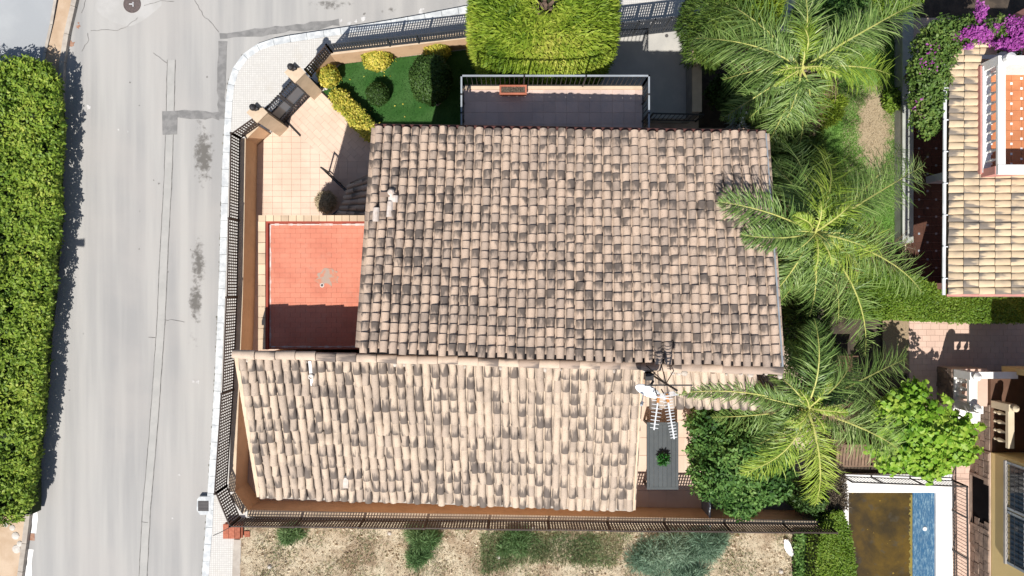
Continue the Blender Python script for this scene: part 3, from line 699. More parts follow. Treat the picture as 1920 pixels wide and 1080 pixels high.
# garden lawn of artificial turf
LW = PX([(592, 160), (640, 121), (890, 92), (1118, 70), (1118, 250), (712, 262)], 0)
turf = struct(slab('lawn', LW, -0.1, 0.03, M_TURF))
x, y = poly_points(LW, 26000)
stuff(leaves('turf_blades', LF_TURF, np.stack([x, y, x * 0 + .03], 1), np.tile([0, 0, 1.0], (len(x), 1)), 0.05, 0.012, None, True, 0.7))
x, y = poly_points(LW, 70)
stuff(leaves('fallen_leaves', LF_YELL, np.stack([x, y, x * 0 + .075], 1), np.tile([0, 0, 1.0], (len(x), 1)), .07, .045, None, False, .4))
t = thing('lawn_edging', 'thin dark metal edging line between the diagonal patio and the turf', 'edging', P(640, 205, 0))
MB().bar(P(576, 148, .04), P(706, 268, .04), .03, .12).build('edging_strip', M_BLACK, t)
# tiled bench kerb below the north fence
LWE = [(632, 120), (890, 90)]
# ------------------------------------------------------------------ boundary walls and lattice fences
def wall_run(label, pts, zt, th, mat=M_WALL, group='rendered boundary walls of the corner plot', cope=True):
    """pts: inner foot line (world xy), wall stands on the outer side (to the left of travel)"""
    cx = sum(p[0] for p in pts) / len(pts); cy = sum(p[1] for p in pts) / len(pts)
    t = thing('boundary_wall', label, 'wall', (cx, cy, 0), group)
    o = offset(pts, -th)
    for i in range(len(pts) - 1):
        MB().prism([pts[i], pts[i + 1], o[i + 1], o[i]], -0.2, zt).build('wall', mat, t)
        if cope: MB().prism([offset(pts, .015)[i], offset(pts, .015)[i + 1], offset(pts, -th - .01)[i + 1], offset(pts, -th - .01)[i]], zt, zt + .035).build('coping', M_CREAM, t)
    return t
def lattice(mb, a, b, z0, z1, pitch=0.075, bar=0.032, d=0.012):
    a = Vector((a[0], a[1])); b = Vector((b[0], b[1])); l = (b - a).length; dr = (b - a) / l
    n = max(2, int(l / pitch)); 
    for i in range(n + 1):
        p = a + dr * (l * i / n); mb.bar((p.x, p.y, z0), (p.x, p.y, z1), bar, d, up=(-dr.y, dr.x, 0))
    m = max(2, int((z1 - z0) / (pitch * 1.5)))
    off = Vector((-dr.y, dr.x)) * (d * 1.1)
    for j in range(m + 1):
        z = z0 + (z1 - z0) * j / m; mb.bar((a.x + off.x, a.y + off.y, z), (b.x + off.x, b.y + off.y, z), d, bar * .6)
def fence_run(label, pts, z0, z1s, mat, group, pitch=0.075, bar=0.036, thick=.012):
    cx = sum(p[0] for p in pts) / len(pts); cy = sum(p[1] for p in pts) / len(pts)
    t = thing('lattice_fence', label, 'fence', (cx, cy, z0), group)
    for i in range(len(pts) - 1):
        a, b = Vector(pts[i]), Vector(pts[i + 1]); z1 = z1s[i] if isinstance(z1s, list) else z1s; dr = (b - a).normalized()
        mb = MB(); lattice(mb, a + dr * .03, b - dr * .03, z0 + .05, z1 - .03, pitch, bar, thick); stuff(mb.build('lattice_panel', mat, t))
        MB().bar((a.x, a.y, z1), (b.x, b.y, z1), .04, .035).build('top_rail', mat, t)
        MB().bar((a.x, a.y, z0 + .06), (b.x, b.y, z0 + .06), .035, .03).build('bottom_rail', mat, t)
    for i, p in enumerate(pts):
        zz = max(z1s[max(i - 1, 0)], z1s[min(i, len(z1s) - 1)]) if isinstance(z1s, list) else z1s
        MB().bar((p[0], p[1], z0), (p[0], p[1], zz + .03), .06, .06, up=(0, 1, 0)).build('post', mat, t)
    return t
G_F = 'lattice fences on the boundary wall of the corner plot'
def wi(y):      # west inner foot line
    A, B, C = P(483, 272), P(478.5, 540), P(464, 905)
    if y > B.y: k = (y - A.y) / (B.y - A.y); return A.x + (B.x - A.x) * k
    k = (y - B.y) / (C.y - B.y); return B.x + (C.x - B.x) * k
yC, yA = P(0, 905).y, P(0, 272).y
Wl = [(wi(y), y) for y in (yC, -3.4, -.3, 2.26, yA)]
cS = tuple(P(487, 938)[:2]); cE = tuple(P(1530, 957)[:2])
def left_wall(label, pts, zt, th): return wall_run(label, pts, zt, th)
left_wall('brown rendered wall beside the street, under the long left fence', Wl, 1.08, 0.20)
left_wall('short slanting wall at the lower left corner of the plot', [cS, Wl[0]], 1.08, 0.20)
left_wall('long brown rendered wall beside the dry empty lot', [cE, cS], 1.08, 0.20)
pg1 = tuple(P(524, 232)[:2]); pg2 = tuple(P(588, 168)[:2])
left_wall('short slanting wall left of the garden gate', [Wl[-1], tuple(P(505, 250)[:2])], 1.0, 0.2)
nW = tuple(P(634, 121)[:2]); nE = tuple(P(905, 88)[:2]); nG = tuple(P(1120, 64)[:2])
left_wall('short slanting wall right of the garden gate', [tuple(P(606, 150)[:2]), nW], 1.0, 0.2)
left_wall('cream wall behind the turf garden, along the upper street', [nW, nE, nG], 1.0, 0.2)
# outer fence lines (on the outer edge of the wall)
def outw(pts, d): return offset(pts, -d)
Wo = [(x - .17, y) for x, y in Wl]
Wo[0] = tuple((P(404, 925, 2.0))[:2])
fence_run('dark brown lattice fence along the street in stepped panels', Wo, 1.1, [2.06, 1.98, 1.92, 1.86], M_BROWNF, G_F, 0.095, 0.045)
cSo = (P(431, 986, 1.95).x, P(431, 986, 1.95).y)
fence_run('dark brown lattice panel across the lower left corner', [cSo, Wo[0]], 1.1, 1.95, M_BROWNF, G_F, 0.09, 0.05)
def so(u): z = 1.95; yy = 987 + (u - 430) * 13 / 1140; return (P(u, yy, z).x, P(u, yy, z).y)
su = [1570, 1487, 1372, 1255, 1145, 1030, 915, 795, 672, 550, 431]
Sf = [so(u) for u in su]
fence_run('long dark brown lattice fence between the house and the dry lot', Sf, 1.1, [1.92, 1.95, 1.93, 1.97, 1.93, 1.96, 1.92, 1.96, 1.93, 1.95], M_BROWNF, G_F, 0.09, 0.05)
# the strip of cream wall top shows between lattice and wall
nWo = tuple(P(612, 84, 1.75)[:2]); nEo = tuple(P(892, 53, 1.75)[:2]); nGo = tuple(P(1135, 26, 1.75)[:2])
nm = [tuple(Vector(nWo).lerp(Vector(nEo), k)) for k in (0, .4, .6, 1)]
fence_run('slate grey lattice fence above the turf garden along the upper street', nm + [nGo], 1.03, 1.75, M_SLATEF, G_F, 0.085, 0.036)
fence_run('dark lattice fence panel between right gate pillar and street corner', [tuple(P(572, 130, 1.75)[:2]), nWo], 1.03, 1.75, M_BROWNF, G_F, 0.09, 0.05)
fence_run('dark lattice fence panel between left gate pillar and street', [Wo[-1], tuple(P(482, 218, 1.75)[:2])], 1.03, 1.78, M_BROWNF, G_F, 0.09, 0.05)

# gate pillars, lanterns, gate
def pillar(top, label):
    c = P(top[0], top[1], 2.15); t = thing('gate_pillar', label, 'pillar', (c.x, c.y, 0), 'pillars of the garden gate')
    r = 0.21; d = Vector((1, 1, 0)).normalized(); e = Vector((1, -1, 0)).normalized()
    sq = lambda k: [tuple((Vector((c.x, c.y, 0)) + d * a * k + e * b * k)[:2]) for a, b in ((-1, -1), (1, -1), (1, 1), (-1, 1))]
    MB().prism(sq(r), -.02, 2.10).build('shaft', M_CREAM, t); MB().prism(sq(r + .03), 2.10, 2.16).build('cap', M_CREAM, t)
    return c
def lantern(px, c, label):
    q = P(px[0], px[1], 2.45); t = thing('gate_lantern', label, 'lantern', (q.x, q.y, 2.16), 'lanterns of the garden gate')
    base = Vector((c.x, c.y, 2.16)); base = base + (Vector((q.x, q.y, 2.16)) - base) * 0.75
    MB().lathe((base.x, base.y, 2.16), [(.07, 0), (.05, .03), (.03, .06), (.03, .12)], 10).build('base', M_BLACK, t)
    MB().lathe((base.x, base.y, 2.28), [(.05, 0), (.10, .03), (.115, .12), (.09, .2), (.03, .25)], 10).build('globe', M_BLACK, t)
    MB().tube([(base.x, base.y, 2.20), (base.x + .10, base.y - .02, 2.24), (base.x + .13, base.y - .03, 2.34)], .03, 6).lathe((base.x + .13, base.y - .03, 2.32), [(.04, 0), (.07, .03), (.05, .1), (.02, .12)], 8).build('side_arm', M_BLACK, t)
c1 = pillar((482, 211), 'cream gate pillar nearest the left street fence'); c2 = pillar((553, 136), 'cream gate pillar beside the golden shrub and corner fence')
lantern((472, 198), c1, 'black lantern on the pillar nearest the left street fence'); lantern((543, 122), c2, 'black lantern on the pillar beside the golden shrub')
ga = Vector((c1.x, c1.y, 0)); gb = Vector((c2.x, c2.y, 0)); gd = (gb - ga).normalized(); gn = Vector((gd.y, -gd.x, 0))
ga2 = ga + gd * .23; gb2 = gb - gd * .23; mid = (ga2 + gb2) / 2
t = thing('garden_gate', 'blue grey double metal gate with spiked top between two cream pillars', 'gate', tuple(mid))
for k, (p, q) in enumerate(((ga2, mid - gd * .01), (mid + gd * .01, gb2))):
    lf = MB(); Z0, Z1 = 0.06, 1.85
    for z in (Z0, .55, 1.35, Z1): lf.bar(p + Vector((0, 0, z)), q + Vector((0, 0, z)), .05, .045)
    for s in (p + gd * .02, q - gd * .02): lf.bar(s + Vector((0, 0, Z0)), s + Vector((0, 0, Z1)), .045, .05, up=tuple(gn))
    fr = lf.build('gate_leaf', M_SLATEF, t)
    MB().bar(p + gd * .03 + Vector((0, 0, .95)), q - gd * .03 + Vector((0, 0, .95)), .012, .76).build('sheet_panel', M_BLUEMET, fr)
    n = 7
    for i in range(n):
        s = p + (q - p) * (i + .5) / n
        MB().bar(s + Vector((0, 0, 1.35)), s + Vector((0, 0, 1.86)), .02, .02, up=tuple(gn)).lathe((s.x, s.y, 1.86), [(.012, 0), (.03, .05), (.003, .13)], 6).build('bar', M_BLACK, fr)
        MB().bar(s + Vector((0, 0, Z0)) - gd * .05, s + gd * .05 + Vector((0, 0, .55)), .018, .018, up=tuple(gn)).build('lattice_bar', M_BROWNF, fr)
        MB().bar(s + Vector((0, 0, Z0)) + gd * .05 + gn * .02, s - gd * .05 + gn * .02 + Vector((0, 0, .55)), .018, .018, up=tuple(gn)).build('lattice_bar', M_BROWNF, fr)
t = thing('floor_rail', 'thin black metal rail on the patio floor below the gate', 'rail', P(548, 240, 0))
MB().bar(P(535, 226, .03), P(563, 255, .03), .045, .05).build('rail_bar', M_BLACK, t)
# mailbox by the right pillar
t = thing('mailbox', 'slim dark metal box beside the right gate pillar', 'mailbox', P(588, 155, 0))
MB().prism(PX([(578, 149), (584, 147), (602, 165), (596, 167)], 0.35), 0.0, .35).build('body', M_BROWNF, t)
MB().prism(PX([(577, 149), (584, 146), (603, 165), (596, 168)], 0.37), .35, .38).build('lid', M_BLACK, t)

# sliding gate at the driveway
a = P(1128, 74, ZD); b = P(1300, 54, ZD); dr = (b - a).normalized()
t = thing('driveway_gate', 'dark mesh sliding gate across the top of the grey driveway', 'gate', tuple((a + b) / 2))
za = a.copy(); za.z = 0; zb_ = b.copy(); zb_.z = 0
for z in (ZD + .06, ZD + .5, ZD + 1.25): MB().bar(za + Vector((0, 0, z)), zb_ + Vector((0, 0, z)), .05, .06).build('rail', M_SLATEF, t)
for i in range(7):
    q = za.lerp(zb_, i / 6); MB().bar(q + Vector((0, 0, ZD - .1)), q + Vector((0, 0, ZD + 1.28)), .05, .05, up=(0, 1, 0)).build('post', M_SLATEF, t)
mb = MB(); lattice(mb, a, b, ZD + .1, ZD + .48, .085, .045); lattice(mb, a, b, ZD + .53, ZD + 1.22, .085, .045); stuff(mb.build('mesh_panel', M_SLATEF, t))

# ------------------------------------------------------------------ garden shrubs
GY = 'golden shrubs of the turf garden'
bush('golden_shrub', 'small round golden shrub right beside the gate pillar', 'shrub', (616, 143, .45), (.36, .36, .42), LF_YELL, 2200, .095, .055, GY)
bush('golden_shrub', 'larger round golden shrub in front of the cream wall, left part of the turf', 'shrub', (706, 109, .45), (.50, .42, .42), LF_YELL, 3200, .095, .055, GY)
bush('golden_shrub', 'golden shrub just above the dark box bush', 'shrub', (820, 97, .45), (.42, .34, .4), LF_YELL, 2200, .095, .055, GY)
bush('golden_shrub', 'narrow golden shrub at the foot of the big cypress', 'shrub', (889, 91, .4), (.25, .36, .4), LF_YELL, 1600, .095, .055, GY)
a = [(622, 172), (640, 168), (704, 238), (703, 262), (690, 260), (628, 196)]
hedge('golden_hedge', 'diagonal golden clipped hedge along the edge of the patio', PX(a, .55), .55, LF_YELL, 8500, .095, .055, side_n=.35, bumpy=.2, zb=0.02, tuft=7)
bush('box_ball', 'small round dark green ball bush in the middle of the turf', 'shrub', (708, 177, .4), (.40, .40, .38), LF_DARK, 3500, .06, .035, stem=True, rough=.06)
bush('box_bush', 'large dark green clipped bush on the turf beside the terrace', 'shrub', (808, 150, .95), (.70, .80, .65), LF_DARK, 12000, .075, .045, rough=.10, pw=2.2)
for k, (u, v) in enumerate(((606, 168), (612, 166), (702, 130), (712, 129), (720, 128), (727, 125), (716, 132), (824, 193), (820, 196))):
    p = P(u, v, .03); lab = 'white pebble at the foot of the golden shrub by the gate' if k < 2 else ('white pebble under the larger round golden shrub' if k < 7 else 'white pebble at the foot of the large box bush')
    tag(MB().lathe((p.x, p.y, .03), [(.05, 0), (.065, .03), (.05, .07), (.015, .085)], 7).build('white_pebble', M_ROCK), lab, 'pebble', 'white pebbles by the gate shrub' if k < 2 else ('white pebbles under the larger golden shrub' if k < 7 else 'white pebbles by the box bush'))
# dry round bush on the patio
bush('dry_bush', 'round dried brown bush on the peach patio by the red roof', 'shrub', (611, 379, .42), (.34, .36, .36), LF_DRYB, 3600, .11, .022, strand=False, jit=.8)

# big clipped cypress at the top
cc = P(1022, 14, 3.2); cc = Vector((P(1022, 8, 4.2).x, P(1022, 8, 4.2).y + .0, 2.2))
t = thing('cypress_tree', 'huge clipped yellow green cypress beside the terrace with trunk showing on top', 'tree', (cc.x, cc.y, 0))
d = unit(R.normal(size=(120000, 3))); d = d[d[:, 2] > -.6][:56000]
m_ = ((np.abs(d[:, 0]) ** 2.15 + np.abs(d[:, 1]) ** 2.15) ** (3.2 / 2.15) + np.abs(d[:, 2]) ** 3.2) ** (1 / 3.2)
pts = d / m_[:, None] * (1 + .05 * (clump(d, 5.0) - .5) - .10 * R.random(len(d)) ** 2)[:, None] * np.array([2.2, 2.2, 2.1]) + np.array(cc)
gq = d / m_[:, None]; nr = unit(np.stack([np.sign(gq[:, 0]) * np.abs(gq[:, 0]) ** 1.7, np.sign(gq[:, 1]) * np.abs(gq[:, 1]) ** 1.7, np.sign(gq[:, 2]) * np.abs(gq[:, 2]) ** 3], 1))
hole = np.hypot((pts[:, 0] - cc.x - .03) / .75, (pts[:, 1] - cc.y - .05) / .75 * 1.0) + .25 * R.random(len(pts)) > .5
pts, nr = pts[hole], nr[hole]
up_ = nr.copy(); rad_ = pts - np.array(cc); rad_[:, 2] = 0; rad_ = unit(rad_)
ax_ = unit(rad_ + R.normal(size=(len(pts), 3)) * .75 + up_ * .12)
wt_ = unit(np.cross(ax_, up_ + R.normal(size=(len(pts), 3)) * .3)); l_ = R.uniform(.13, .30, (len(pts), 1)); w_ = R.uniform(.018, .034, (len(pts), 1))
V_ = np.stack([pts, pts + ax_ * l_ * .5 + wt_ * w_, pts + ax_ * l_ + up_ * .03, pts + ax_ * l_ * .5 - wt_ * w_], 1).reshape(-1, 3)
np_mesh('crown', V_, np.arange(len(V_)).reshape(-1, 4), LF_CONIF, t, np.clip(.75 * clump(pts, 1.3) + .5 * R.random(len(pts)) - .12 - .25 * (clump(pts, 4.1) < .3), 0, 1))
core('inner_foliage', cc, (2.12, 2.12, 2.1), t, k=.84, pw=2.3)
MB().tube([(cc.x, cc.y, 0), (cc.x, cc.y, 3.6), (cc.x - .02, cc.y + .02, 4.1)], [.22, .16, .10], 8).build('trunk', M_BARK, t)
for i, (dx, dy) in enumerate(((-.35, -.1), (-.2, -.3), (.15, -.35), (.3, -.12), (.35, .2), (-.3, .2), (.0, .35))):
    MB().tube([(cc.x, cc.y, 3.4), (cc.x + dx * .5, cc.y + dy * .5, 4.0), (cc.x + dx, cc.y + dy, 4.25)], [.08, .06, .03], 6).build('limb', M_BARK, t)

# ------------------------------------------------------------------ the house
HG = Vector((0, 0, 0))
house = thing('house', 'two level house under weathered flamed clay tile roofs with red flat roof', 'house', HG)
mNW, mNE, mSE, mSW = P(703, 239, 6.4), P(1436, 250, 6.4), P(1465, 688, 7.8), P(672, 659, 7.8)
rW, rE = P(445, 668, 6.95), P(1202, 690, 6.95)
eW, eE = P(487, 931, 5.6), P(1186, 956, 5.6)
pA, pB, pC, pD = P(1214, 697, 6.55), P(1412, 700, 6.55), P(1421, 764, 6.1), P(1216, 763, 6.1)

def tile_mesh(variant, pitch, length, mat, arch=0.062, wid=0.80, seg=7, name='roof_tile'):
    """one barrel cover tile: x across, y down the slope, z off the roof; tapered, thick lower rim"""
    vs, fs, uv = [], [], []
    def ring(y, hw, z0, a, v):
        for k in range(seg):
            th = math.pi * k / (seg - 1); vs.append((-hw * math.cos(th), y, z0 + a * math.sin(th))); uv.append(((k / (seg - 1)), v))
    hw = pitch * wid / 2
    ring(-0.12 * length, hw * .86, -0.006, arch * .85, 0.0)
    ring(0.55 * length, hw * .95, 0.012, arch * .95, 0.6)
    ring(1.0 * length, hw, 0.024, arch, 1.0)
    ring(1.0 * length, hw, 0.024, arch, 1.0)
    ring(0.99 * length, hw * .80, 0.016, arch * .72, 1.0)
    for i in (0, 1, 3):
        for k in range(seg - 1): fs.append((i * seg + k, i * seg + k + 1, (i + 1) * seg + k + 1, (i + 1) * seg + k))
    return vs, fs, uv
def set_tile_attrs(me, uvs, rnds):
    """uv per vertex -> loops ; random triple per vertex"""
    ul = me.uv_layers.new(name='tuv'); li = np.empty(len(me.loops), np.int32); me.loops.foreach_get('vertex_index', li)
    ul.data.foreach_set('uv', np.asarray(uvs, np.float32)[li].ravel())
    ca = me.attributes.new('trnd', 'FLOAT_COLOR', 'POINT'); ca.data.foreach_set('color', np.column_stack([np.asarray(rnds, np.float32), np.ones(len(rnds), np.float32)]).ravel())
    me.polygons.foreach_set('use_smooth', [True] * len(me.polygons))
def roof_field(A, B, C, D, ncol, nrow, mat, parent, keep, variants=28, wid=0.80, arch=0.062, jit=1.0, tname='roof_tile', skip=None, inset0=0.0):
    """A,B: upper edge, D,C: lower edge. keep(i,j): this cover tile is an object of its own, the others are one mesh"""
    A, B, C, D = [Vector(q) for q in (A, B, C, D)]
    org = ORG.get(parent.name, Vector((0, 0, 0)))
    pt = lambda s, t: (A.lerp(B, s)).lerp(D.lerp(C, s), t)
    pitch = ((B - A).length + (C - D).length) / 2 / ncol; length = ((D - A).length + (C - B).length) / 2 / nrow
    base_v, base_f, base_uv = tile_mesh(0, pitch, length, mat, arch, wid)
    bv = np.array(base_v); nb = len(bv); buv = np.array(base_uv)
    meshes = []
    for k in range(variants):
        me = bpy.data.meshes.new(tname); me.from_pydata(base_v, [], base_f); me.materials.append(mat)
        set_tile_attrs(me, buv, np.tile(R.random(3), (nb, 1))); meshes.append(me)
    V, F, UV, RN = [], [], [], []
    CV, CF, CUV, CRN = [], [], [], []
    for i in range(ncol):
        cj = random.uniform(-.05, .05)
        for j in range(nrow):
            if skip and skip(i, j): continue
            s = (i + .5 + cj * .3 * jit) / ncol; t0, t1 = j / nrow, (j + 1) / nrow
            o = pt(s, t0); yv = (pt(s, t1) - o); ly = yv.length; yv = yv / ly
            xv = (pt((i + 1) / ncol, t0) - pt(i / ncol, t0)); lx = xv.length; xv = xv / lx
            n = xv.cross(yv); 
            if n.z < 0: n = -n
            xv = yv.cross(n) if yv.cross(n).dot(xv) > 0 else -yv.cross(n)
            ang = random.gauss(0, .030) * jit; dz = random.gauss(0, .004) * jit; sy = (random.uniform(-.016, .016) + cj * .35) * jit
            y2 = yv * math.cos(ang) + xv * math.sin(ang); x2 = xv * math.cos(ang) - yv * math.sin(ang)
            n2 = (n + yv * random.gauss(0, .015) * jit).normalized()
            fx, fy = lx / pitch, ly / length
            M3 = Matrix(((x2.x * fx, y2.x * fy, n2.x, o.x + n.x * dz + y2.x * sy), (x2.y * fx, y2.y * fy, n2.y, o.y + n.y * dz + y2.y * sy), (x2.z * fx, y2.z * fy, n2.z, o.z + n.z * dz + y2.z * sy), (0, 0, 0, 1)))
            if keep(i, j):
                ob = bpy.data.objects.new(tname, meshes[random.randrange(variants)]); COL.objects.link(ob); ob.parent = parent
                ob.matrix_local = Matrix.Translation(-org) @ M3
            else:
                m = np.array(M3); w = bv @ m[:3, :3].T + m[:3, 3]
                F += [tuple(x + len(V) * nb for x in f) for f in base_f]; V.append(w); UV.append(buv); RN.append(np.tile(R.random(3), (nb, 1)))
    # channel tiles lying between the covers
    for i in range(ncol + 1):
        for j in range(nrow):
            if skip and skip(min(i, ncol - 1), j): continue
            s0, s1 = (i - .36) / ncol, (i + .36) / ncol; t0, t1 = j / nrow, (j + 1.08) / nrow
            n = (B - A).cross(D - A).normalized(); n = n if n.z > 0 else -n
            b0 = len(CV) * 1
            if j == 0: t0 = inset0 / nrow
            for t, lift in ((t0, 0.0), (t1, 0.012)):
                for k in range(5):
                    s = s0 + (s1 - s0) * k / 4; q = pt(s, min(t, 1.0)); q = q + n * (-.045 + lift + .05 * ((k - 2) / 2) ** 2)
                    CV.append(tuple(q)); CUV.append((k / 4, 0.0 if t == t0 else 1.0))
            rr = R.random(3); CRN += [rr] * 10
            CF += [(b0 + k, b0 + k + 1, b0 + 5 + k + 1, b0 + 5 + k) for k in range(4)]
    def mk(name, V, F, UV, RN):
        me = bpy.data.meshes.new(name); me.from_pydata([tuple(Vector(v) - org) for v in V], [], F); me.materials.append(mat)
        set_tile_attrs(me, UV, RN); ob = bpy.data.objects.new(name, me); return stuff(fin(ob, parent))
    if V: mk('roof_tiles', np.concatenate(V), F, np.concatenate(UV), np.concatenate(RN))
    mk('channel_tiles', CV, CF, CUV, CRN)
def deck(name, A, B, C, D, parent, th=0.12, mat=None, inset=0.0):
    A, B, C, D = [Vector(q) for q in (A, B, C, D)]
    n = (B - A).cross(D - A).normalized(); n = n if n.z > 0 else -n
    top = [q - n * .055 for q in (A, B, C, D)]; bot = [q - n * (.055 + th) for q in (A, B, C, D)]
    return MB().add(top + bot, [(0, 1, 2, 3), (4, 7, 6, 5)] + [(i, (i + 1) % 4, 4 + (i + 1) % 4, 4 + i) for i in range(4)]).build(name, mat or M_ROOFDECK, parent)
def ridge_row(a, b, n, parent, mat, r=0.105):
    a, b = Vector(a), Vector(b); d = (b - a) / n; yv = d.normalized(); org = ORG.get(parent.name, Vector((0, 0, 0)))
    x = Vector((yv.y, -yv.x, 0)).normalized(); L_ = d.length
    for i in range(n):
        vs, fs, uv = tile_mesh(0, r * 2.5, L_, mat, r * .75, .8, 7)
        me = bpy.data.meshes.new('ridge_tile'); me.from_pydata(vs, [], fs); me.materials.append(mat); set_tile_attrs(me, uv, np.tile(R.random(3), (len(vs), 1)))
        ob = bpy.data.objects.new('ridge_tile', me); COL.objects.link(ob); ob.parent = parent
        o = a + d * i + Vector((0, random.uniform(-.012, .012), random.uniform(-.006, .006))) - org; ang = random.gauss(0, .02)
        y2 = yv * math.cos(ang) + x * math.sin(ang); x2 = x * math.cos(ang) - yv * math.sin(ang)
        ob.matrix_local = Matrix(((x2.x, y2.x, 0, o.x), (x2.y, y2.y, 0, o.y), (x2.z, y2.z, 1, o.z), (0, 0, 0, 1)))

main_roof = deck('main_roof', mSW.lerp(mNW, .03), mSE.lerp(mNE, .03), mNE, mNW, house)
main_roof['label'] = 'upper grey brown tiled roof sloping away from the ridge'
roof_field(mSW, mSE, mNE, mNW, 43, 25, TILE, main_roof, lambda i, j: j < 7 and not (j == 6 and i == 0), wid=0.87, arch=.085, inset0=.42)
fa, fb = P(672, 664, 7.06), P(1464, 691, 7.06)
MB().add([(fa.x, fa.y + .02, 7.03), (fb.x, fb.y + .02, 7.03), (mSE.x - .35, mSE.y + .25, 7.40), (mSW.x + .02, mSW.y + .25, 7.40)], [(0, 1, 2, 3)]).build('gap_shade', M_VOID, house)  # near-black strip added as the shade in the gap under the upper tiles
low_roof = deck('lower_roof', rW, rE, eE, eW, house)
low_roof['label'] = 'lower pale cream tiled roof'
roof_field(rW, rE, eE, eW, 46, 12, TILE2, low_roof, lambda i, j: False, wid=0.92, arch=.08, jit=1.5)
ridge_row(P(441, 664, 7.0), P(1466, 694, 7.0), 27, low_roof, RIDGE, .12)
a_, b_ = P(443, 664, 6.8), P(1464, 694, 6.8)
MB().prism([(a_.x, a_.y - .05), (b_.x, b_.y - .05), (b_.x, b_.y + .06), (a_.x, a_.y + .06)], 6.6, 7.0).build('ridge_bed', M_ROOFDECK, low_roof)
md = MB()
for k in range(34):
    q = P(441, 664, 6.97).lerp(P(1466, 694, 6.97), random.random()); w = random.uniform(.03, .10)
    md.lathe((q.x, q.y - random.uniform(.10, .16), q.z - .05), [(w, 0), (w * .8, .03), (w * .3, .05)], 7)
md.build('mortar', pm('ridge_mortar', (0.50, 0.45, 0.39), (0.36, 0.31, 0.27), 9, .95), low_roof)
side_roof = deck('side_roof', pA, pB, pC, pD, house)
roof_field(pA, pB, pC, pD, 12, 3, TILE2, side_roof, lambda i, j: False, wid=0.92, arch=.08)
# walls below the roofs
def wall_block(poly, ztops, mat=M_WALL, name='wall', z0=-.2):
    n = len(poly); vs = [(p[0], p[1], z0) for p in poly] + [(p[0], p[1], z) for p, z in zip(poly, ztops)]
    fs = [tuple(range(n))[::-1], tuple(range(n, 2 * n))] + [(i, (i + 1) % n, n + (i + 1) % n, n + i) for i in range(n)]
    return MB().add(vs, fs).build(name, mat, house)
wall_block([(mSW.x + .12, mSW.y + .1), (mSE.x - .35, mSE.y + .1), (mNE.x - .35, mNE.y - .45), (mNW.x + .12, mNW.y - .45)], [7.55, 7.55, 6.30, 6.30])
wall_block([(eW.x + .25, eW.y + .35), (eE.x - .1, eE.y + .35), (rE.x - .1, rE.y - .05), (rW.x + .2, rW.y - .05)], [5.46, 5.46, 6.72, 6.72])
wall_block([(rE.x - .05, pD.y + .25), (pC.x - .1, pC.y + .25), (pB.x - .1, -1.75), (rE.x - .05, -1.75)], [5.95, 5.95, 6.30, 6.30])
# parapet below the ridge row east of the lower roof
rr0, rr1 = P(1204, 690, 6.9), P(1465, 694, 6.9)
MB().prism([(rr0.x, rr0.y - .08), (rr1.x, rr1.y - .08), (rr1.x, rr1.y + .12), (rr0.x, rr0.y + .12)], 6.3, 6.93).build('parapet', M_CREAM, house)
# red gutter along the upper eave, white eave board below, verge board
MB().tube([mNW + Vector((-.02, .07, -.06)), mNE + Vector((.02, .07, -.06))], .045, 6).build('gutter', M_DARKRED, house)
MB().bar(mSE + Vector((.04, 0, -.06)), mNE + Vector((.01, 0, -.07)), .04, .10).build('verge_board', M_GREYRAIL, house)
MB().bar(eW + Vector((0, -.03, -.11)), eE + Vector((0.02, -.03, -.11)), .06, .07).build('eave_board', M_KERBG, house)
MB().bar(rE + Vector((.03, 0, -.05)), eE + Vector((.03, 0, -.05)), .05, .10).build('verge_board', M_CREAM, house)
MB().bar(rW + Vector((-.03, 0, -.03)), eW + Vector((-.03, 0, -.03)), .10, .08).build('verge_board', M_CREAM, house)
# red flat roof with its coping
zR = 5.45
fW, fE, fN, fS = P(502, 0, zR).x, P(700, 0, zR).x, P(0, 417, zR).y, P(0, 668, 6.95).y + .04
wall_block([(fW - .20, fS), (fE, fS), (fE, fN + .16), (fW - .20, fN + .16)], [zR - .06] * 4, M_WALL)
fr = slab('flat_roof', [(fW - .02, fS), (fE, fS), (fE, fN + .02), (fW - .02, fN + .02)], zR - .055, zR - .012, M_REDG, house)
fr['label'] = 'flat red tiled roof with pale repaired stain'
tile_floor(fr, [(fW + .05, fS + .05), (fE, fS + .05), (fE, fN - .05), (fW + .05, fN - .05)], zR - .012, M_RED, 0.28, 0.135, gap=.004, stagger=True, limit=290)
MB().box(fW - .02, fW + .04, fS, fN + .02, zR - .01, zR + .10).build('upstand', M_REDD, fr)
MB().box(fW + .04, fE, fN - .03, fN + .02, zR - .01, zR + .10).build('upstand', M_REDD, fr)
sb = MB()
for (p, q) in (((fW + .07, fS + .05), (fW + .07, fN - .06)), ((fW + .07, fN - .06), (fE, fN - .06)), ((fW + .07, fS + .07), (fE, fS + .07))):
    l = math.dist(p, q); k = int(l / .12)
    for i in range(k):
        a = Vector(p).lerp(Vector(q), i / k); b = Vector(p).lerp(Vector(q), (i + 1) / k); d_ = (b - a).normalized(); nn = Vector((-d_.y, d_.x)); w = random.uniform(.008, .03)
        sb.quad((*(a - nn * w), zR + .006), (*(b - nn * w), zR + .006), (*(b + nn * w), zR + .006), (*(a + nn * w), zR + .006))
sb.build('sealant_line', M_SEAL, fr)
q = P(604, 535, zR)
MB().lathe((q.x, q.y, zR - .005), [(.06, 0), (.06, .015), (.04, .017)], 14).build('roof_drain', M_VENT, fr)
MB().lathe((q.x, q.y, zR + .012), [(.035, 0), (.035, .008)], 10).build('drain_grate', M_GREYC, fr)
st = []
c0 = P(612, 520, zR)
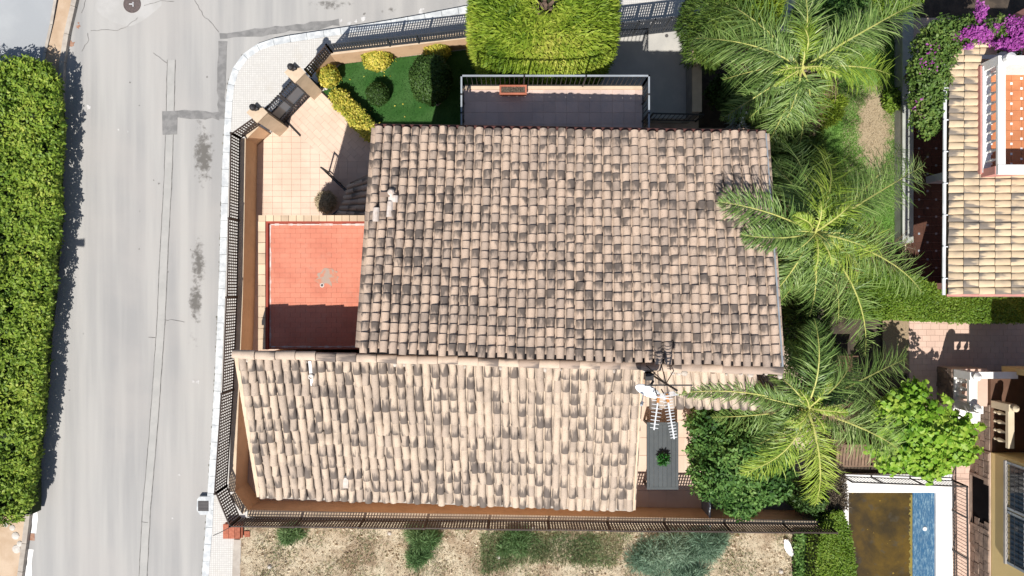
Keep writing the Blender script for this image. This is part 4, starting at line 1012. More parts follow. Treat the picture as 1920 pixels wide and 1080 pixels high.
M_STAIN = pm('pale_repair', (0.36, 0.27, 0.215), (0.47, 0.20, 0.13), 7.0, 0.9, lo=.45, hi=.6)
for i in range(22):
    a = i * math.pi / 11; rr = random.uniform(.2, .42); st.append((c0.x + rr * 1.0 * math.cos(a), c0.y + rr * .75 * math.sin(a)))
sheet('repair_stain', st, zR + .0045, M_STAIN, fr)
# coping stones round the red roof: west and north
k = 0
def coping_row(x0, y0, x1, y1, w, parent, zt, n):
    for i in range(n):
        a = Vector((x0, y0)).lerp(Vector((x1, y1)), i / n); b = Vector((x0, y0)).lerp(Vector((x1, y1)), (i + 1) / n); d_ = (b - a).normalized(); nn = Vector((-d_.y, d_.x)) * w
        e = d_ * .006; h = random.uniform(-.004, .008)
        MB().prism([tuple(a + e), tuple(b - e), tuple(b - e + nn), tuple(a + e + nn)], zt - .12, zt + h).build('coping_stone', M_COPE, parent)
M_COPE = pm('coping_stone', (0.58, 0.44, 0.30), (0.48, 0.36, 0.25), 2.0, 0.85, obj_var=.16)
coping_row(fW - .02, fS, fW - .02, fN + .02, .19, fr, zR + .13, 12)
coping_row(fW - .21, fN + .02, fE, fN + .02, .16, fr, zR + .13, 15)
# balcony on the north side
zB = 4.3
bW, bE, bN = P(868, 0, zB).x, P(1206, 0, zB).x, P(0, 160, zB).y
bal = slab('balcony', [(bW, mNW.y - .5), (bE, mNW.y - .5), (bE, bN), (bW, bN)], zB - .25, zB, M_GROUT, house)
bal['label'] = 'tiled balcony in the shade of the eave'
tile_floor(bal, [(bW + .02, mNW.y - .4), (bE - .02, mNW.y - .4), (bE - .02, bN - .14), (bW + .02, bN - .14)], zB, M_TERR, .33, .33)
MB().box(bW, bE, bN - .12, bN, zB + .001, zB + .04).build('edge_strip', M_CREAM, bal)
for x in (bW + .3, (bW + bE) / 2, bE - .3): MB().box(x - .14, x + .14, bN - .45, bN - .17, -.2, zB - .25).build('column', M_WALL, house)
def railing(t, pts, z0, h, n_per_m, mat, toprail=None, post_at=(), bw=.016):
    for i in range(len(pts) - 1):
        a, b = Vector((*pts[i], z0)), Vector((*pts[i + 1], z0)); l = (b - a).length; u = Vector((0, 0, 1))
        MB().bar(a + u * h, b + u * h, .045, .035).build('top_rail', toprail or mat, t)
        MB().bar(a + u * .10, b + u * .10, .03, .025).build('bottom_rail', mat, t)
        n = max(2, int(l * n_per_m)); me = None
        for k in range(1, n):
            q = a.lerp(b, k / n)
            if me is None:
                me = bpy.data.meshes.new('baluster'); mb = MB().box(-bw / 2, bw / 2, -bw / 2, bw / 2, .10, h - .01); me.from_pydata(mb.v, [], mb.f); me.materials.append(mat)
            ob = bpy.data.objects.new('baluster', me); COL.objects.link(ob); ob.parent = t; ob.location = q - ORG[t.name]
        for s in (0.0, 1.0) + tuple(post_at):
            q = a.lerp(b, s); MB().bar(q, q + u * (h + .03), .045, .045, up=(0, 1, 0)).build('post', mat, t)
t = thing('balcony_railing', 'grey topped iron railing round the shaded terrace below the cypress', 'railing', ((bW + bE) / 2, bN, zB))
railing(t, [(bW + .03, mNW.y + .15), (bW + .03, bN - .03), (bE - .03, bN - .03), (bE - .03, mNE.y + .3)], zB, .98, 7.6, M_BLACK, M_GREYRAIL, (.335, .665))
q = P(962, 170, zB + .15)
t = thing('planter_box', 'rectangular terracotta planter box on the terrace by the railing', 'planter', (q.x, q.y, zB + .015))
w_, d_, z0 = .37, .115, zB + .015
mb = MB(); mb.prism([(q.x - w_, q.y - d_), (q.x + w_, q.y - d_), (q.x + w_, q.y + d_), (q.x - w_, q.y + d_)], z0, z0 + .2); mb.build('box', M_TCOTTA, t)
for (x0, x1, y0, y1) in ((-w_ - .02, w_ + .02, d_ - .03, d_ + .02), (-w_ - .02, w_ + .02, -d_ - .02, -d_ + .03), (-w_ - .02, -w_ + .03, -d_ + .031, d_ - .031), (w_ - .03, w_ + .02, -d_ + .031, d_ - .031)):
    MB().box(q.x + x0, q.x + x1, q.y + y0, q.y + y1, z0 + .19, z0 + .235).build('rim', M_TCOTTA, t)
MB().box(q.x - w_ + .031, q.x + w_ - .031, q.y - d_ + .031, q.y + d_ - .031, z0 + .195, z0 + .21).build('soil', M_SOIL, t)
x = R.uniform(q.x - w_ + .05, q.x + w_ - .05, 500); y = R.uniform(q.y - d_ + .04, q.y + d_ - .04, 500)
leaves('dry_stems', LF_BROWNH, np.stack([x, y, x * 0 + z0 + .2], 1), np.tile([0, 0, 1.0], (500, 1)), .07, .012, t, True, .9)
# porch roof low against the north west corner (in shade), and its stair railings
po = [P(700, 318, 2.9), P(640, 408, 2.35), P(702, 412, 2.9), P(652, 350, 2.4)]
hx_, hy_ = P(712, 405, 2.95)[:2]
pr = deck('porch_roof', P(700, 412, 2.75), P(712, 322, 2.75), P(655, 346, 2.3), P(634, 405, 2.3), house, .1)
roof_field(P(700, 412, 2.75), P(712, 322, 2.75), P(655, 346, 2.3), P(634, 405, 2.3), 6, 4, TILE, pr, lambda i, j: False, wid=.85)
MB().box(-4.3, -4.1, 2.4, 2.6, -.1, 2.5).build('column', M_WALL, house)
t = thing('stair_railing', 'short dark iron railing standing diagonally on the patio at the porch', 'railing', P(626, 336, 0))
a, b = P(602, 314, 1.0), P(652, 362, 1.0)
railing(t, [(a.x, a.y), (b.x, b.y)], 0.0, 1.0, 7, M_BLACK, None, (.45,), .02)
t = thing('stair_railing', 'short dark railing stub next to the dry round bush', 'railing', P(624, 404, 0))
a, b = P(618, 407, .95), P(633, 395, .95)
railing(t, [(a.x, a.y), (b.x, b.y)], 0.0, .95, 7, M_BLACK, None, (), .02)
# vents on the main roof and a broken tile on the lower one
def roof_pt(u, v):   # point on the main roof plane under pixel u,v
    n = (mSE - mSW).cross(mNW - mSW).normalized(); d = Vector(((u - 960) / 1280, (540 - v) / 1280, -1)); o = Vector((0, 0, H))
    return o + d * ((mSW - o).dot(n) / d.dot(n))
for (u, v, l, w, lab) in ((706, 403, .36, .17, 0), (732, 393, .40, .16, 0), (738, 374, .18, .26, 0)):
    q = roof_pt(u, v); sl_ = (mNW - mSW).normalized(); z = Vector((0, 0, 1)); xx = Vector((1, 0.02, 0))
    mb = MB(); seg = 7
    for s in (-.5, .5):
        for k in range(seg):
            th = math.pi * k / (seg - 1); p = q + sl_ * l * s + xx * (-w / 2 * math.cos(th)) + z * (.06 + (.10 if s > 0 else .06) * math.sin(th)); mb.v.append(tuple(p))
    mb.f += [(k, k + 1, seg + k + 1, seg + k) for k in range(seg - 1)] + [tuple(range(seg))[::-1]]
    mb.build('vent_tile', M_VENT, main_roof)
q = roof_pt(730, 366); MB().bar(q + Vector((-.22, 0, .11)), q + Vector((.06, .0, .12)), .12, .05).build('vent_tile', M_ROOFDECK, main_roof)
q = roof_pt(735, 362); MB().lathe((q.x, q.y, q.z + .04), [(.085, 0), (.085, .14), (.05, .18)], 10).build('vent_cap', M_VENT, main_roof)
def low_pt(u, v, up=0.0):
    n = (rE - rW).cross(eW - rW).normalized(); d = Vector(((u - 960) / 1280, (540 - v) / 1280, -1)); o = Vector((0, 0, H))
    return o + d * ((rW - o).dot(n) / d.dot(n)) + Vector((0, 0, up))
q = low_pt(586, 705); MB().lathe((q.x, q.y, q.z + .04), [(.07, 0), (.07, .12), (.05, .13), (.045, .10)], 12).build('vent_pipe', M_PIPE, low_roof)
q0 = low_pt(583, 676, .09); q1 = low_pt(587, 722, .075); MB().bar(q0, q1, .07, .03).build('mortar_smear', M_WHITE, low_roof)
q = low_pt(650, 903, .05); MB().prism([(q.x - .07, q.y - .15), (q.x + .07, q.y - .15), (q.x + .07, q.y + .13), (q.x - .07, q.y + .13)], q.z, q.z + .055).build('pale_tile', M_VENT, low_roof)
MB().prism([(q.x - .08, q.y + .14), (q.x + .08, q.y + .14), (q.x + .08, q.y + .19), (q.x - .08, q.y + .19)], q.z + .02, q.z + .075).build('gap_edge', M_BLACK, low_roof)

# ------------------------------------------------------------------ antenna mast with dish
m0 = P(1224, 704, 6.5)
t = thing('antenna_mast', 'roof antenna mast with two white yagi aerials above the courtyard table', 'antenna', m0)
MB().tube([m0, m0 + Vector((0, 0, 2.55))], .025, 8).build('mast', M_BLACK, t)
for dx, dy in ((.5, .25), (-.35, .4), (.1, .5)): MB().tube([m0 + Vector((dx, dy, .35)), m0 + Vector((0, 0, 1.5))], .012, 5).build('stay', M_BLACK, t)
MB().box(m0.x - .30, m0.x - .10, m0.y - .05, m0.y + .12, 6.6, 7.1).build('junction_box', M_BLACK, t)
MB().bar(m0 + Vector((-.55, 0, 1.75)), m0 + Vector((.55, 0, 1.75)), .03, .03).build('cross_bar', M_BLACK, t)
def yagi(p, q, n, el, lab):
    p, q = Vector(p), Vector(q); d = (q - p).normalized(); x = Vector((d.y, -d.x, 0)).normalized()
    y = MB().bar(p, q, .03, .03).build('boom', M_ALU, t)
    y['label'] = lab
    for i in range(n):
        c = p.lerp(q, (i + .5) / n); w = el * (1 - .35 * i / n)
        MB().bar(c - x * w, c + x * w, .014, .014).build('element', M_ALU, y)
    MB().bar(p.lerp(q, .02) - d * .1, p.lerp(q, .12), .06, .05).build('dipole_case', M_ORANGE, y)
    for dz in (-.22, -.12, .0, .12, .22):
        c = p - d * .06 + Vector((0, -.0, dz)); MB().bar(c - x * .21, c + x * .21, .012, .012).build('reflector_rod', M_ALU, y)
yagi(P(1234, 748, 8.85), P(1226, 806, 8.85), 8, .13, 'shorter yagi aerial')
yagi(P(1251, 745, 8.95), P(1264, 823, 8.95), 14, .11, 'longer yagi aerial')
MB().tube([P(1228, 728, 8.5), P(1234, 750, 8.85)], .015, 5).tube([P(1240, 730, 8.6), P(1251, 748, 8.95)], .015, 5).build('yagi_arm', M_BLACK, t)
# dish
dc = P(1217, 728, 7.9); ax = Vector((-.42, -.78, .42)).normalized(); x_ = ax.cross(Vector((0, 0, 1))).normalized(); y_ = x_.cross(ax)
t = thing('satellite_dish', 'white satellite dish clamped to the antenna mast', 'satellite dish', dc)
mb = MB(); n = 20; prof = [(0.0, 0.0), (.12, .012), (.22, .042), (.31, .09)]
for r, h in prof[1:]:
    for k in range(n): th = 2 * math.pi * k / n; mb.v.append(tuple(dc + x_ * r * math.cos(th) + y_ * r * math.sin(th) + ax * h))
mb.f += [tuple(range(n))] + [(i * n + k, i * n + (k + 1) % n, (i + 1) * n + (k + 1) % n, (i + 1) * n + k) for i in range(2) for k in range(n)]
b0 = len(mb.v)
for r, h in prof[1:]:
    for k in range(n): th = 2 * math.pi * k / n; mb.v.append(tuple(dc + x_ * r * math.cos(th) + y_ * r * math.sin(th) + ax * (h - .02)))
mb.f += [tuple(b0 + k for k in range(n))[::-1]] + [(b0 + i * n + k, b0 + (i + 1) * n + k, b0 + (i + 1) * n + (k + 1) % n, b0 + i * n + (k + 1) % n) for i in range(2) for k in range(n)]
mb.f += [(2 * n + k, 2 * n + (k + 1) % n, b0 + 2 * n + (k + 1) % n, b0 + 2 * n + k) for k in range(n)]
mb.build('reflector', M_DISH, t)
MB().tube([dc - y_ * .28 + ax * .07, dc - y_ * .12 + ax * .38], .014, 5).build('feed_arm', M_GREYRAIL, t)
MB().bar(dc - y_ * .12 + ax * .34, dc - y_ * .08 + ax * .44, .06, .06).build('receiver', M_GREYRAIL, t)
MB().tube([dc, dc - ax * .15 + Vector((0.05, .05, 0))], .03, 6).build('bracket', M_BLACK, t)

# ------------------------------------------------------------------ courtyard table and pot plant
tl, tr, tt, tb = P(1213, 0, .75).x, P(1272, 0, .75).x, P(0, 792, .75).y, P(0, 918, .75).y
t = thing('garden_table', 'long grey slatted garden table in the courtyard', 'table', ((tl + tr) / 2, (tt + tb) / 2, 0))
w = .085
for (x0, x1, y0, y1) in ((tl, tr, tt - w, tt), (tl, tr, tb, tb + w), (tl, tl + w, tb + w + .003, tt - w - .003), (tr - w, tr, tb + w + .003, tt - w - .003)):
    MB().box(x0, x1, y0, y1, .71, .75).build('frame_board', M_TABLE, t)
n = 6; x0, x1 = tl + w + .004, tr - w - .004
for i in range(n):
    a, b = x0 + (x1 - x0) * i / n, x0 + (x1 - x0) * (i + 1) / n
    MB().box(a + .004, b - .004, tb + w + .004, tt - w - .004, .713, .747).build('plank', M_TABLE, t)
for x in (tl + .05, tr - .05):
    for y in (tt - .06, tb + .06): MB().box(x - .035, x + .035, y - .035, y + .035, 0, .71).build('leg', M_TABLED, t)
q = P(1244, 862, .9)
t = thing('pot_plant', 'small bright green leafy plant in a pot on the grey table', 'plant', (q.x, q.y, .75))
MB().lathe((q.x, q.y, .751), [(.06, 0), (.085, .12), (.075, .12)], 12).build('pot', M_TABLED, t)
pts, nr = ell_points((q.x, q.y, .9), (.11, .11, .1), 260, -.2, .1)
leaves('foliage', LF_POT, pts, nr * np.array([1, 1, .35]), .16, .05, t, True, .5, fold=.25)

# brick pier outside the lower left corner
t = thing('brick_pier', 'low red brick pier on the pavement below the lattice corner', 'pier', P(432, 997, 0))
p0 = P(420, 1011, .3); 
for j in range(4):
    for i in range(3):
        x = P(421, 0, .3).x + i * .20 - (.05 if j % 2 else 0); MB().box(x, x + .19, P(0, 1010, .3).y, P(0, 1010, .3).y + .5, -.02 + j * .085, .055 + j * .085).build('brick', M_BRICK, t)
x = P(421, 0, .3).x + .62; 
for j in range(2): MB().box(x, x + .19, P(0, 1010, .3).y, P(0, 1010, .3).y + .2, -.02 + j * .085, .055 + j * .085).build('brick', M_BRICK, t)
t = thing('cable', 'thin dark cable running from the fence corner over the pavement', 'cable', P(415, 995, 1.0))
MB().tube([P(432, 988, 1.9), P(414, 998, 1.6), P(400, 1004, 1.45)], .012, 5).build('wire', M_BLACK, t)

# ------------------------------------------------------------------ dry lot below the house
nx, ny = 150, 56
lx0, lx1, ly0, ly1 = P(452, 0).x, P(1500, 0).x, P(0, 1240).y, P(0, 978).y
gx, gy = np.meshgrid(np.linspace(lx0, lx1, nx), np.linspace(ly0, ly1, ny))
gz = 0.03 + .10 * (clump(np.stack([gx.ravel(), gy.ravel(), gx.ravel() * 0], 1), 2.3) - .5) + .05 * R.random(nx * ny)
idx = np.arange(nx * ny).reshape(ny, nx)
F = np.stack([idx[:-1, :-1], idx[:-1, 1:], idx[1:, 1:], idx[1:, :-1]], -1).reshape(-1, 4)
struct(np_mesh('dirt_lot', np.column_stack([gx.ravel(), gy.ravel(), gz]), F, M_LOT))
cl_ = MB()
xs_, ys_ = poly_points(PX([(456, 985), (1496, 993), (1496, 1110), (450, 1110)], 0), 2600)
for x_, y_ in zip(xs_, ys_):
    r = abs(R.normal()) * .035 + .018; h = r * R.uniform(.6, 1.2); a0 = R.uniform(0, 6.28)
    vs = [(x_ + r * math.cos(a0 + k * 1.2566) * R.uniform(.7, 1.3), y_ + r * math.sin(a0 + k * 1.2566) * R.uniform(.7, 1.3), .02) for k in range(5)] + [(x_ + R.normal() * r * .3, y_ + R.normal() * r * .3, .06 + h)]
    cl_.add(vs, [(k, (k + 1) % 5, 5) for k in range(5)])
stuff(cl_.build('clods', pm('dry_clod', (0.66, 0.57, 0.43), (0.42, 0.33, 0.23), 12, .95)))
edge = struct(slab('lot_edging', PX([(438, 1012), (452, 1012), (447, 1200), (430, 1200)], 0.1), -.1, .10, M_KERBG))
def tuft(n, poly, mat, name, length, width, z=.05, jit=.9, cs=1.5, cw=.4, thr=None):
    x, y = poly_points(poly, n)
    if thr is not None:
        k = clump(np.stack([x, y, x * 0], 1), 2.0) + .35 * R.random(len(x)) > thr; x, y = x[k], y[k]
    return stuff(leaves(name, mat, np.stack([x, y, x * 0 + z], 1), np.tile([0, 0, .55], (len(x), 1)), length, width, None, True, jit, cs, cw))
lotp = PX([(456, 985), (1496, 993), (1496, 1110), (450, 1110)], 0)
tuft(16000, lotp, LF_STRAW, 'straw_grass', .12, .018, jit=2.5)
tuft(9000, lotp, LF_OLIVEG, 'olive_grass', .18, .016, jit=1.2, thr=.66)
tuft(4500, lotp, LF_FENN, 'green_grass', .15, .015, jit=1.3, thr=.70, cs=2.2)
tuft(3500, lotp, LF_BROWNH, 'dead_stalks', .16, .013, jit=1.0, thr=.66, cs=2.7)
tuft(7000, PX([(900, 995), (1180, 998), (1150, 1060), (1000, 1050), (905, 1075)], 0), LF_OLIVEG, 'olive_grass', .22, .016, jit=1.0)
tuft(5000, PX([(900, 995), (1180, 998), (1150, 1060), (1000, 1050), (905, 1075)], 0), LF_FENN, 'green_grass', .24, .015, jit=.9, thr=.5)
def shrub(label, u, v, rx, ry, h, mat, n, group='scrub shrubs of the dry lot', ln=.24, wd=.016):
    c = P(u, v, h * .4); t = thing('scrub_shrub', label, 'shrub', (c.x, c.y, 0), group)
    k = max(5, int(7 * rx)); A_, B_ = [], []
    for _ in range(k):
        a = random.uniform(0, 6.28); q = random.random() ** .6
        p_, n_ = ell_points((c.x + rx * .75 * q * math.cos(a), c.y + ry * .75 * q * math.sin(a), .03), (rx * random.uniform(.25, .5), ry * random.uniform(.3, .55), h * random.uniform(.5, 1.1)), n // k, -.05, .4, .9); A_.append(p_); B_.append(n_)
    pts, nr = np.concatenate(A_), np.concatenate(B_)
    leaves('foliage', mat, pts, nr * np.array([.9, .9, .25]), ln, wd, t, True, .9, 1.6, .55)
    for k in range(4):
        a = random.uniform(0, 6.28); MB().tube([(c.x, c.y, 0), (c.x + .3 * rx * math.cos(a), c.y + .3 * ry * math.sin(a), h * .6)], [.018, .008], 5).build('stem', M_BARK, t)
shrub('small bright green tuft by the fence, leftmost in the dry lot', 545, 1005, .42, .38, .4, LF_FENN, 3200)
shrub('round dark green feathery shrub in the dry lot under the lower roof', 785, 1022, .78, .62, .6, LF_FENN, 8500)
shrub('low grey green sprawling shrub in the middle of the dry lot', 955, 1020, .85, .55, .35, LF_FENN, 5200)
shrub('broad blue green feathery shrub in the dry lot, left half of the big pair', 1240, 1030, 1.15, .85, .7, LF_BLUEG, 13000)
shrub('broad blue green feathery shrub in the dry lot, nearest the white rubbish', 1345, 1025, .95, .75, .65, LF_BLUEG, 9500)
shrub('blue green feathery shrub at the bottom edge below the big pair', 1280, 1078, 1.2, .7, .6, LF_BLUEG, 9000)
q = P(1478, 1028, .12)
t = thing('rubbish_sheet', 'crumpled white sheet lying on the dry lot', 'rubbish', (q.x, q.y, .05))
mb = MB(); prof_ = [(1474, 1011, 4), (1476, 1020, 6), (1478, 1028, 7), (1482, 1036, 7), (1486, 1043, 6)]
for i, (u, v, w) in enumerate(prof_):
    for k in (-1, -.3, .4, 1): mb.v.append(tuple(P(u + k * w, v + random.uniform(-1.5, 1.5), .12 + random.uniform(0, .12))))
mb.f += [(i * 4 + k, i * 4 + k + 1, i * 4 + k + 5, i * 4 + k + 4) for i in range(4) for k in range(3)]
mb.build('sheet', M_WHITE, t)
q = P(1493, 1037, .1)
tag(MB().lathe((q.x, q.y, .0), [(.12, 0), (.14, .08), (.09, .2), (.03, .22)], 7).build('pale_rock', M_ROCK), 'pale rock beside the crumpled white sheet', 'rock')
for u, v, lab in ((505, 1063, 'pale stone low in the dry lot below the leftmost green tuft'), (730, 1000, 'pale stone left of the round feathery shrub, close to the fence'), (935, 1045, 'pale stone at the lower edge of the grey green sprawling shrub'), (1000, 990, 'pale stone right under the lattice fence in the green grass'), (1465, 1072, 'pale stone at the bottom edge below the crumpled white sheet')):
    q = P(u, v, .1); tag(MB().lathe((q.x, q.y, .03), [(.07, 0), (.09, .05), (.05, .10), (.01, .11)], 6).build('pale_rock', M_ROCK), lab, 'rock', 'loose stones on the dry lot')

# ------------------------------------------------------------------ gardens to the right
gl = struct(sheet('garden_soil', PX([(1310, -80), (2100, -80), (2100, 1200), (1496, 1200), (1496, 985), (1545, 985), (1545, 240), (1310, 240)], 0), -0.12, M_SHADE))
lawn = PX([(1440, 60), (1690, 60), (1690, 470), (1560, 470), (1440, 470)], 0)
struct(sheet('garden_lawn', lawn, 0.0, M_LAWN))
x, y = poly_points(lawn, 42000); _c = P(1640, 240)
bare = ((x - _c.x) / .8) ** 2 + ((y - _c.y) / 1.7) ** 2 + 1.1 * (R.random(len(x)) - .5) + 1.6 * (clump(np.stack([x, y, x * 0], 1), 3.1) - .5) > .75
x, y = x[bare], y[bare]
stuff(leaves('lawn_grass', LF_GRASS, np.stack([x, y, x * 0], 1), np.tile([0, 0, 1.0], (len(x), 1)), .10, .014, None, True, .8))
x, y = poly_points(PX([(1580, 160), (1690, 160), (1690, 330), (1580, 330)]), 7000)
stuff(leaves('dry_grass', LF_STRAW, np.stack([x, y, x * 0], 1), np.tile([0, 0, .7], (len(x), 1)), .08, .010, None, True, 1.0))

# --- palms
def frond(t, base, tip, lift, mat, n=100, ll=.62, wd=.026, droop=.35, curl=0.0, rough=.2, name='frond'):
    base, tip = Vector(base), Vector(tip); ctrl = (base + tip) / 2 + Vector((0, 0, lift))
    if curl: dd = (tip - base); ctrl += Vector((-dd.y, dd.x, 0)) * curl
    V, F, rn = [], [], []
    bez = lambda q: base * (1 - q) ** 2 + ctrl * 2 * q * (1 - q) + tip * q * q
    org = ORG[t.name]
    length = (tip - base).length
    tone = random.random()
    for side in (-1, 1):
        for i in range(n):
            q = .10 + .90 * (i + random.random() * .8) / n; p = bez(q); tg = (bez(min(q + .02, 1.02)) - bez(q - .02)).normalized()
            sd = tg.cross(Vector((0, 0, 1))).normalized() * side
            prof = math.sin(math.pi * min(1, .12 + q * .80)) ** .7 * (1 if q < .85 else max(.35, (1.06 - q) / .21))
            l = ll * prof * random.uniform(.8, 1.12) * min(1.15, length / 2.0)
            fwd = .35 + .75 * q
            d1 = (sd + tg * fwd + Vector((0, 0, .30 + random.gauss(0, .38)))).normalized()
            d1 = (d1 + Vector((random.gauss(0, rough), random.gauss(0, rough), random.gauss(0, rough)))).normalized()
            d2 = (d1 + Vector((0, 0, -droop * random.uniform(.6, 1.9))) + tg * .15).normalized()
            d3 = (d2 + Vector((0, 0, -droop * random.uniform(.8, 2.2)))).normalized()
            m1 = p + d1 * l * .40; m2 = m1 + d2 * l * .35; e = m2 + d3 * l * .25
            wv = tg.cross(d1).cross(d1); wv = (wv if wv.length > 1e-4 else tg).normalized()
            tw = random.uniform(-.5, .5); w1 = (wv * math.cos(tw) + d1.cross(wv) * math.sin(tw)) * wd * random.uniform(.7, 1.1)
            b = len(V)
            V += [p + w1 * .25, p - w1 * .25, m1 - w1 * .5, m1 + w1 * .5, m2 - w1 * .38, m2 + w1 * .38, e - w1 * .05, e + w1 * .05]
            F += [(b, b + 1, b + 2, b + 3), (b + 3, b + 2, b + 4, b + 5), (b + 5, b + 4, b + 6, b + 7)]
            c = min(1, max(0, .30 * tone + .70 * random.random() ** 1.2)); rn += [c, c, c]
    o = np_mesh(name, [tuple(v) for v in V], F, mat, t, rn)
    pts = [bez(k / 10) for k in range(11)]
    MB().tube(pts, [.034 * (1 - .085 * k) for k in range(11)], 5).build('midrib', M_MIDRIB if mat is not LF_PALMD else M_PALMT, o)
    return o
M_MIDRIB = pm('palm_midrib', (0.46, 0.44, 0.14), (0.36, 0.38, 0.11), 3, .6, bmp=0)
def palm(label, cx, cy, zc, fr, small=10, seed=1):
    random.seed(seed)
    c = P(cx, cy, zc); t = thing('palm_tree', label, 'palm tree', (c.x, c.y, 0), 'feathery palms along the right of the house')
    MB().tube([(c.x - .1, c.y, -.1), (c.x - .05, c.y, zc * .5), (c.x, c.y, zc - .4)], [.20, .15, .13], 10).build('trunk', M_PALMT, t)
    MB().lathe((c.x, c.y, zc - .55), [(.13, 0), (.17, .2), (.12, .5), (.04, .7)], 9).build('crownshaft', M_MIDRIB, t)
    for f in fr:
        u, v, z = f[:3]; kw = f[3] if len(f) > 3 else {}
        tip = P(u, v, z); b = Vector((c.x, c.y, zc)) + (Vector((tip.x, tip.y, 0)) - Vector((c.x, c.y, 0))).normalized() * .08
        frond(t, b, tip, kw.get('lift', .75), kw.get('mat', LF_PALM), kw.get('n', 105), kw.get('ll', .64), kw.get('wd', .025), kw.get('droop', .35), kw.get('curl', 0.0))
    for k in range(9):
        a = k * .7 + random.uniform(-.25, .25); l = random.uniform(1.5, 2.3)
        frond(t, (c.x, c.y, zc - .15), (c.x + l * math.cos(a), c.y + l * math.sin(a), zc - random.uniform(1.0, 2.0)), .7, LF_PALM if k % 4 else LF_PALMD, 85, .66, .024, .55)
    for k in range(small):
        a = random.uniform(0, 6.28); l = random.uniform(.5, 1.1)
        frond(t, (c.x, c.y, zc + .05), (c.x + l * math.cos(a), c.y + l * math.sin(a), zc + random.uniform(.1, .6)), .4, random.choice((LF_PALM, LF_PALMY)), 34, .4, .024)
Y_ = dict(mat=LF_PALMY); D_ = dict(mat=LF_PALMD, droop=.7)
palm('feathery palm above the dry grass patch, one frond reaching over the tiled roof', 1526, 436, 6.6, [
    (1346, 378, 7.35, dict(lift=.55, curl=-.05, droop=.25)), (1390, 440, 7.25, dict(lift=.5, curl=.12, ll=.55, droop=.3)), (1546, 283, 5.0, dict(mat=LF_PALMY, lift=1.2, ll=.8)), (1690, 272, 4.2, dict(lift=1.0, ll=.8)), (1733, 310, 4.6, dict(lift=1.1, curl=.05, ll=.85, n=125)),
    (1655, 452, 5.2, dict(mat=LF_PALMY, lift=.9, ll=.7)), (1728, 548, 4.2, dict(lift=1.1, curl=.06, ll=.85, n=125)), (1718, 468, 3.6, dict(mat=LF_PALMD, droop=.7, ll=.7)), (1508, 560, 5.2, dict(lift=.9, ll=.75)), (1440, 500, 5.0, dict(lift=.9)),
    (1440, 300, 5.0, dict(lift=.9, ll=.8)), (1472, 265, 4.4, dict(lift=1.0, ll=.8)), (1622, 668, 4.0, dict(lift=1.1, curl=.08, ll=.8)), (1455, 575, 4.2, dict(lift=.9, ll=.8)), (1570, 610, 4.0, dict(lift=1.0, ll=.8)), (1620, 515, 5.6, dict(mat=LF_PALMY, ll=.7)), (1486, 405, 7.2, dict(mat=LF_PALMY, ll=.5)), (1600, 345, 5.6, dict(mat=LF_PALMY, ll=.7)), (1660, 500, 4.4, dict(ll=.8)), (1690, 505, 3.4, dict(mat=LF_PALMD, droop=.8, ll=.6)), (1450, 450, 3.6, dict(mat=LF_PALMD, droop=.8, ll=.6)), (1660, 320, 3.2, dict(mat=LF_PALMD, droop=.6, ll=.6))], 10, 3)
palm('feathery palm nearest the driveway and the top of the frame', 1502, 128, 4.7, [
    (1305, 72, 3.6, dict(lift=1.1, ll=.95, n=130)), (1318, -14, 3.6, dict(lift=1.0, ll=.95, n=120)), (1500, -40, 4.5, dict(lift=.9, ll=.7)), (1458, 38, 4.2, dict(mat=LF_PALMY, lift=1.3, curl=-.3)), (1725, 2, 4.2, dict(lift=1.1, ll=.85, n=130)),
    (1655, 42, 4.0, dict(lift=1.0, ll=.9, n=120)), (1668, 140, 3.8, dict(mat=LF_PALMY, lift=.9, ll=.85)), (1440, 285, 3.0, dict(lift=1.1, ll=.8)), (1355, 150, 3.2, dict(lift=1.0, ll=.95, n=120)), (1400, 225, 2.8, dict(lift=1.0, ll=.85)), (1505, 250, 3.0, dict(lift=1.0, ll=.8)), (1610, 95, 3.6, dict(lift=.9, ll=.8))], 8, 5)
palm('feathery palm beside the citrus tree, fronds hanging over the small side roof', 1514, 764, 6.3, [
    (1268, 738, 6.35, dict(lift=.35, curl=-.14, ll=.42, n=90)), (1375, 730, 6.2, dict(lift=.5, ll=.5)), (1527, 598, 6.4, dict(lift=.9, ll=.6)), (1598, 665, 5.4, dict(lift=.9)), (1700, 672, 3.6, dict(lift=1.0, curl=.10, ll=.85, n=125)), (1684, 842, 4.6, dict(lift=1.0, curl=.05, ll=.9, n=125)),
    (1530, 945, 5.4, dict(mat=LF_PALMY, lift=.9, ll=.66, n=120)), (1388, 888, 5.2, dict(mat=LF_PALMY, lift=.8, curl=.18, ll=.6)), (1420, 800, 5.2, dict(lift=.9)), (1610, 765, 5.6, dict(mat=LF_PALMD, lift=.8, ll=.45)), (1440, 690, 6.0, dict(lift=.9)), (1630, 800, 4.6, dict(lift=.8, ll=.85)), (1480, 640, 5.0, dict(lift=.8, ll=.8)), (1560, 640, 4.6, dict(lift=.9, ll=.75)), (1640, 740, 3.8, dict(lift=.9, ll=.85)), (1590, 690, 4.4, dict(mat=LF_PALMD, lift=.6, ll=.5)), (1600, 780, 4.8, dict(mat=LF_PALMD, lift=.7, ll=.55)), (1455, 830, 4.0, dict(mat=LF_PALMD, lift=.6, ll=.5))], 9, 9)
random.seed(11)

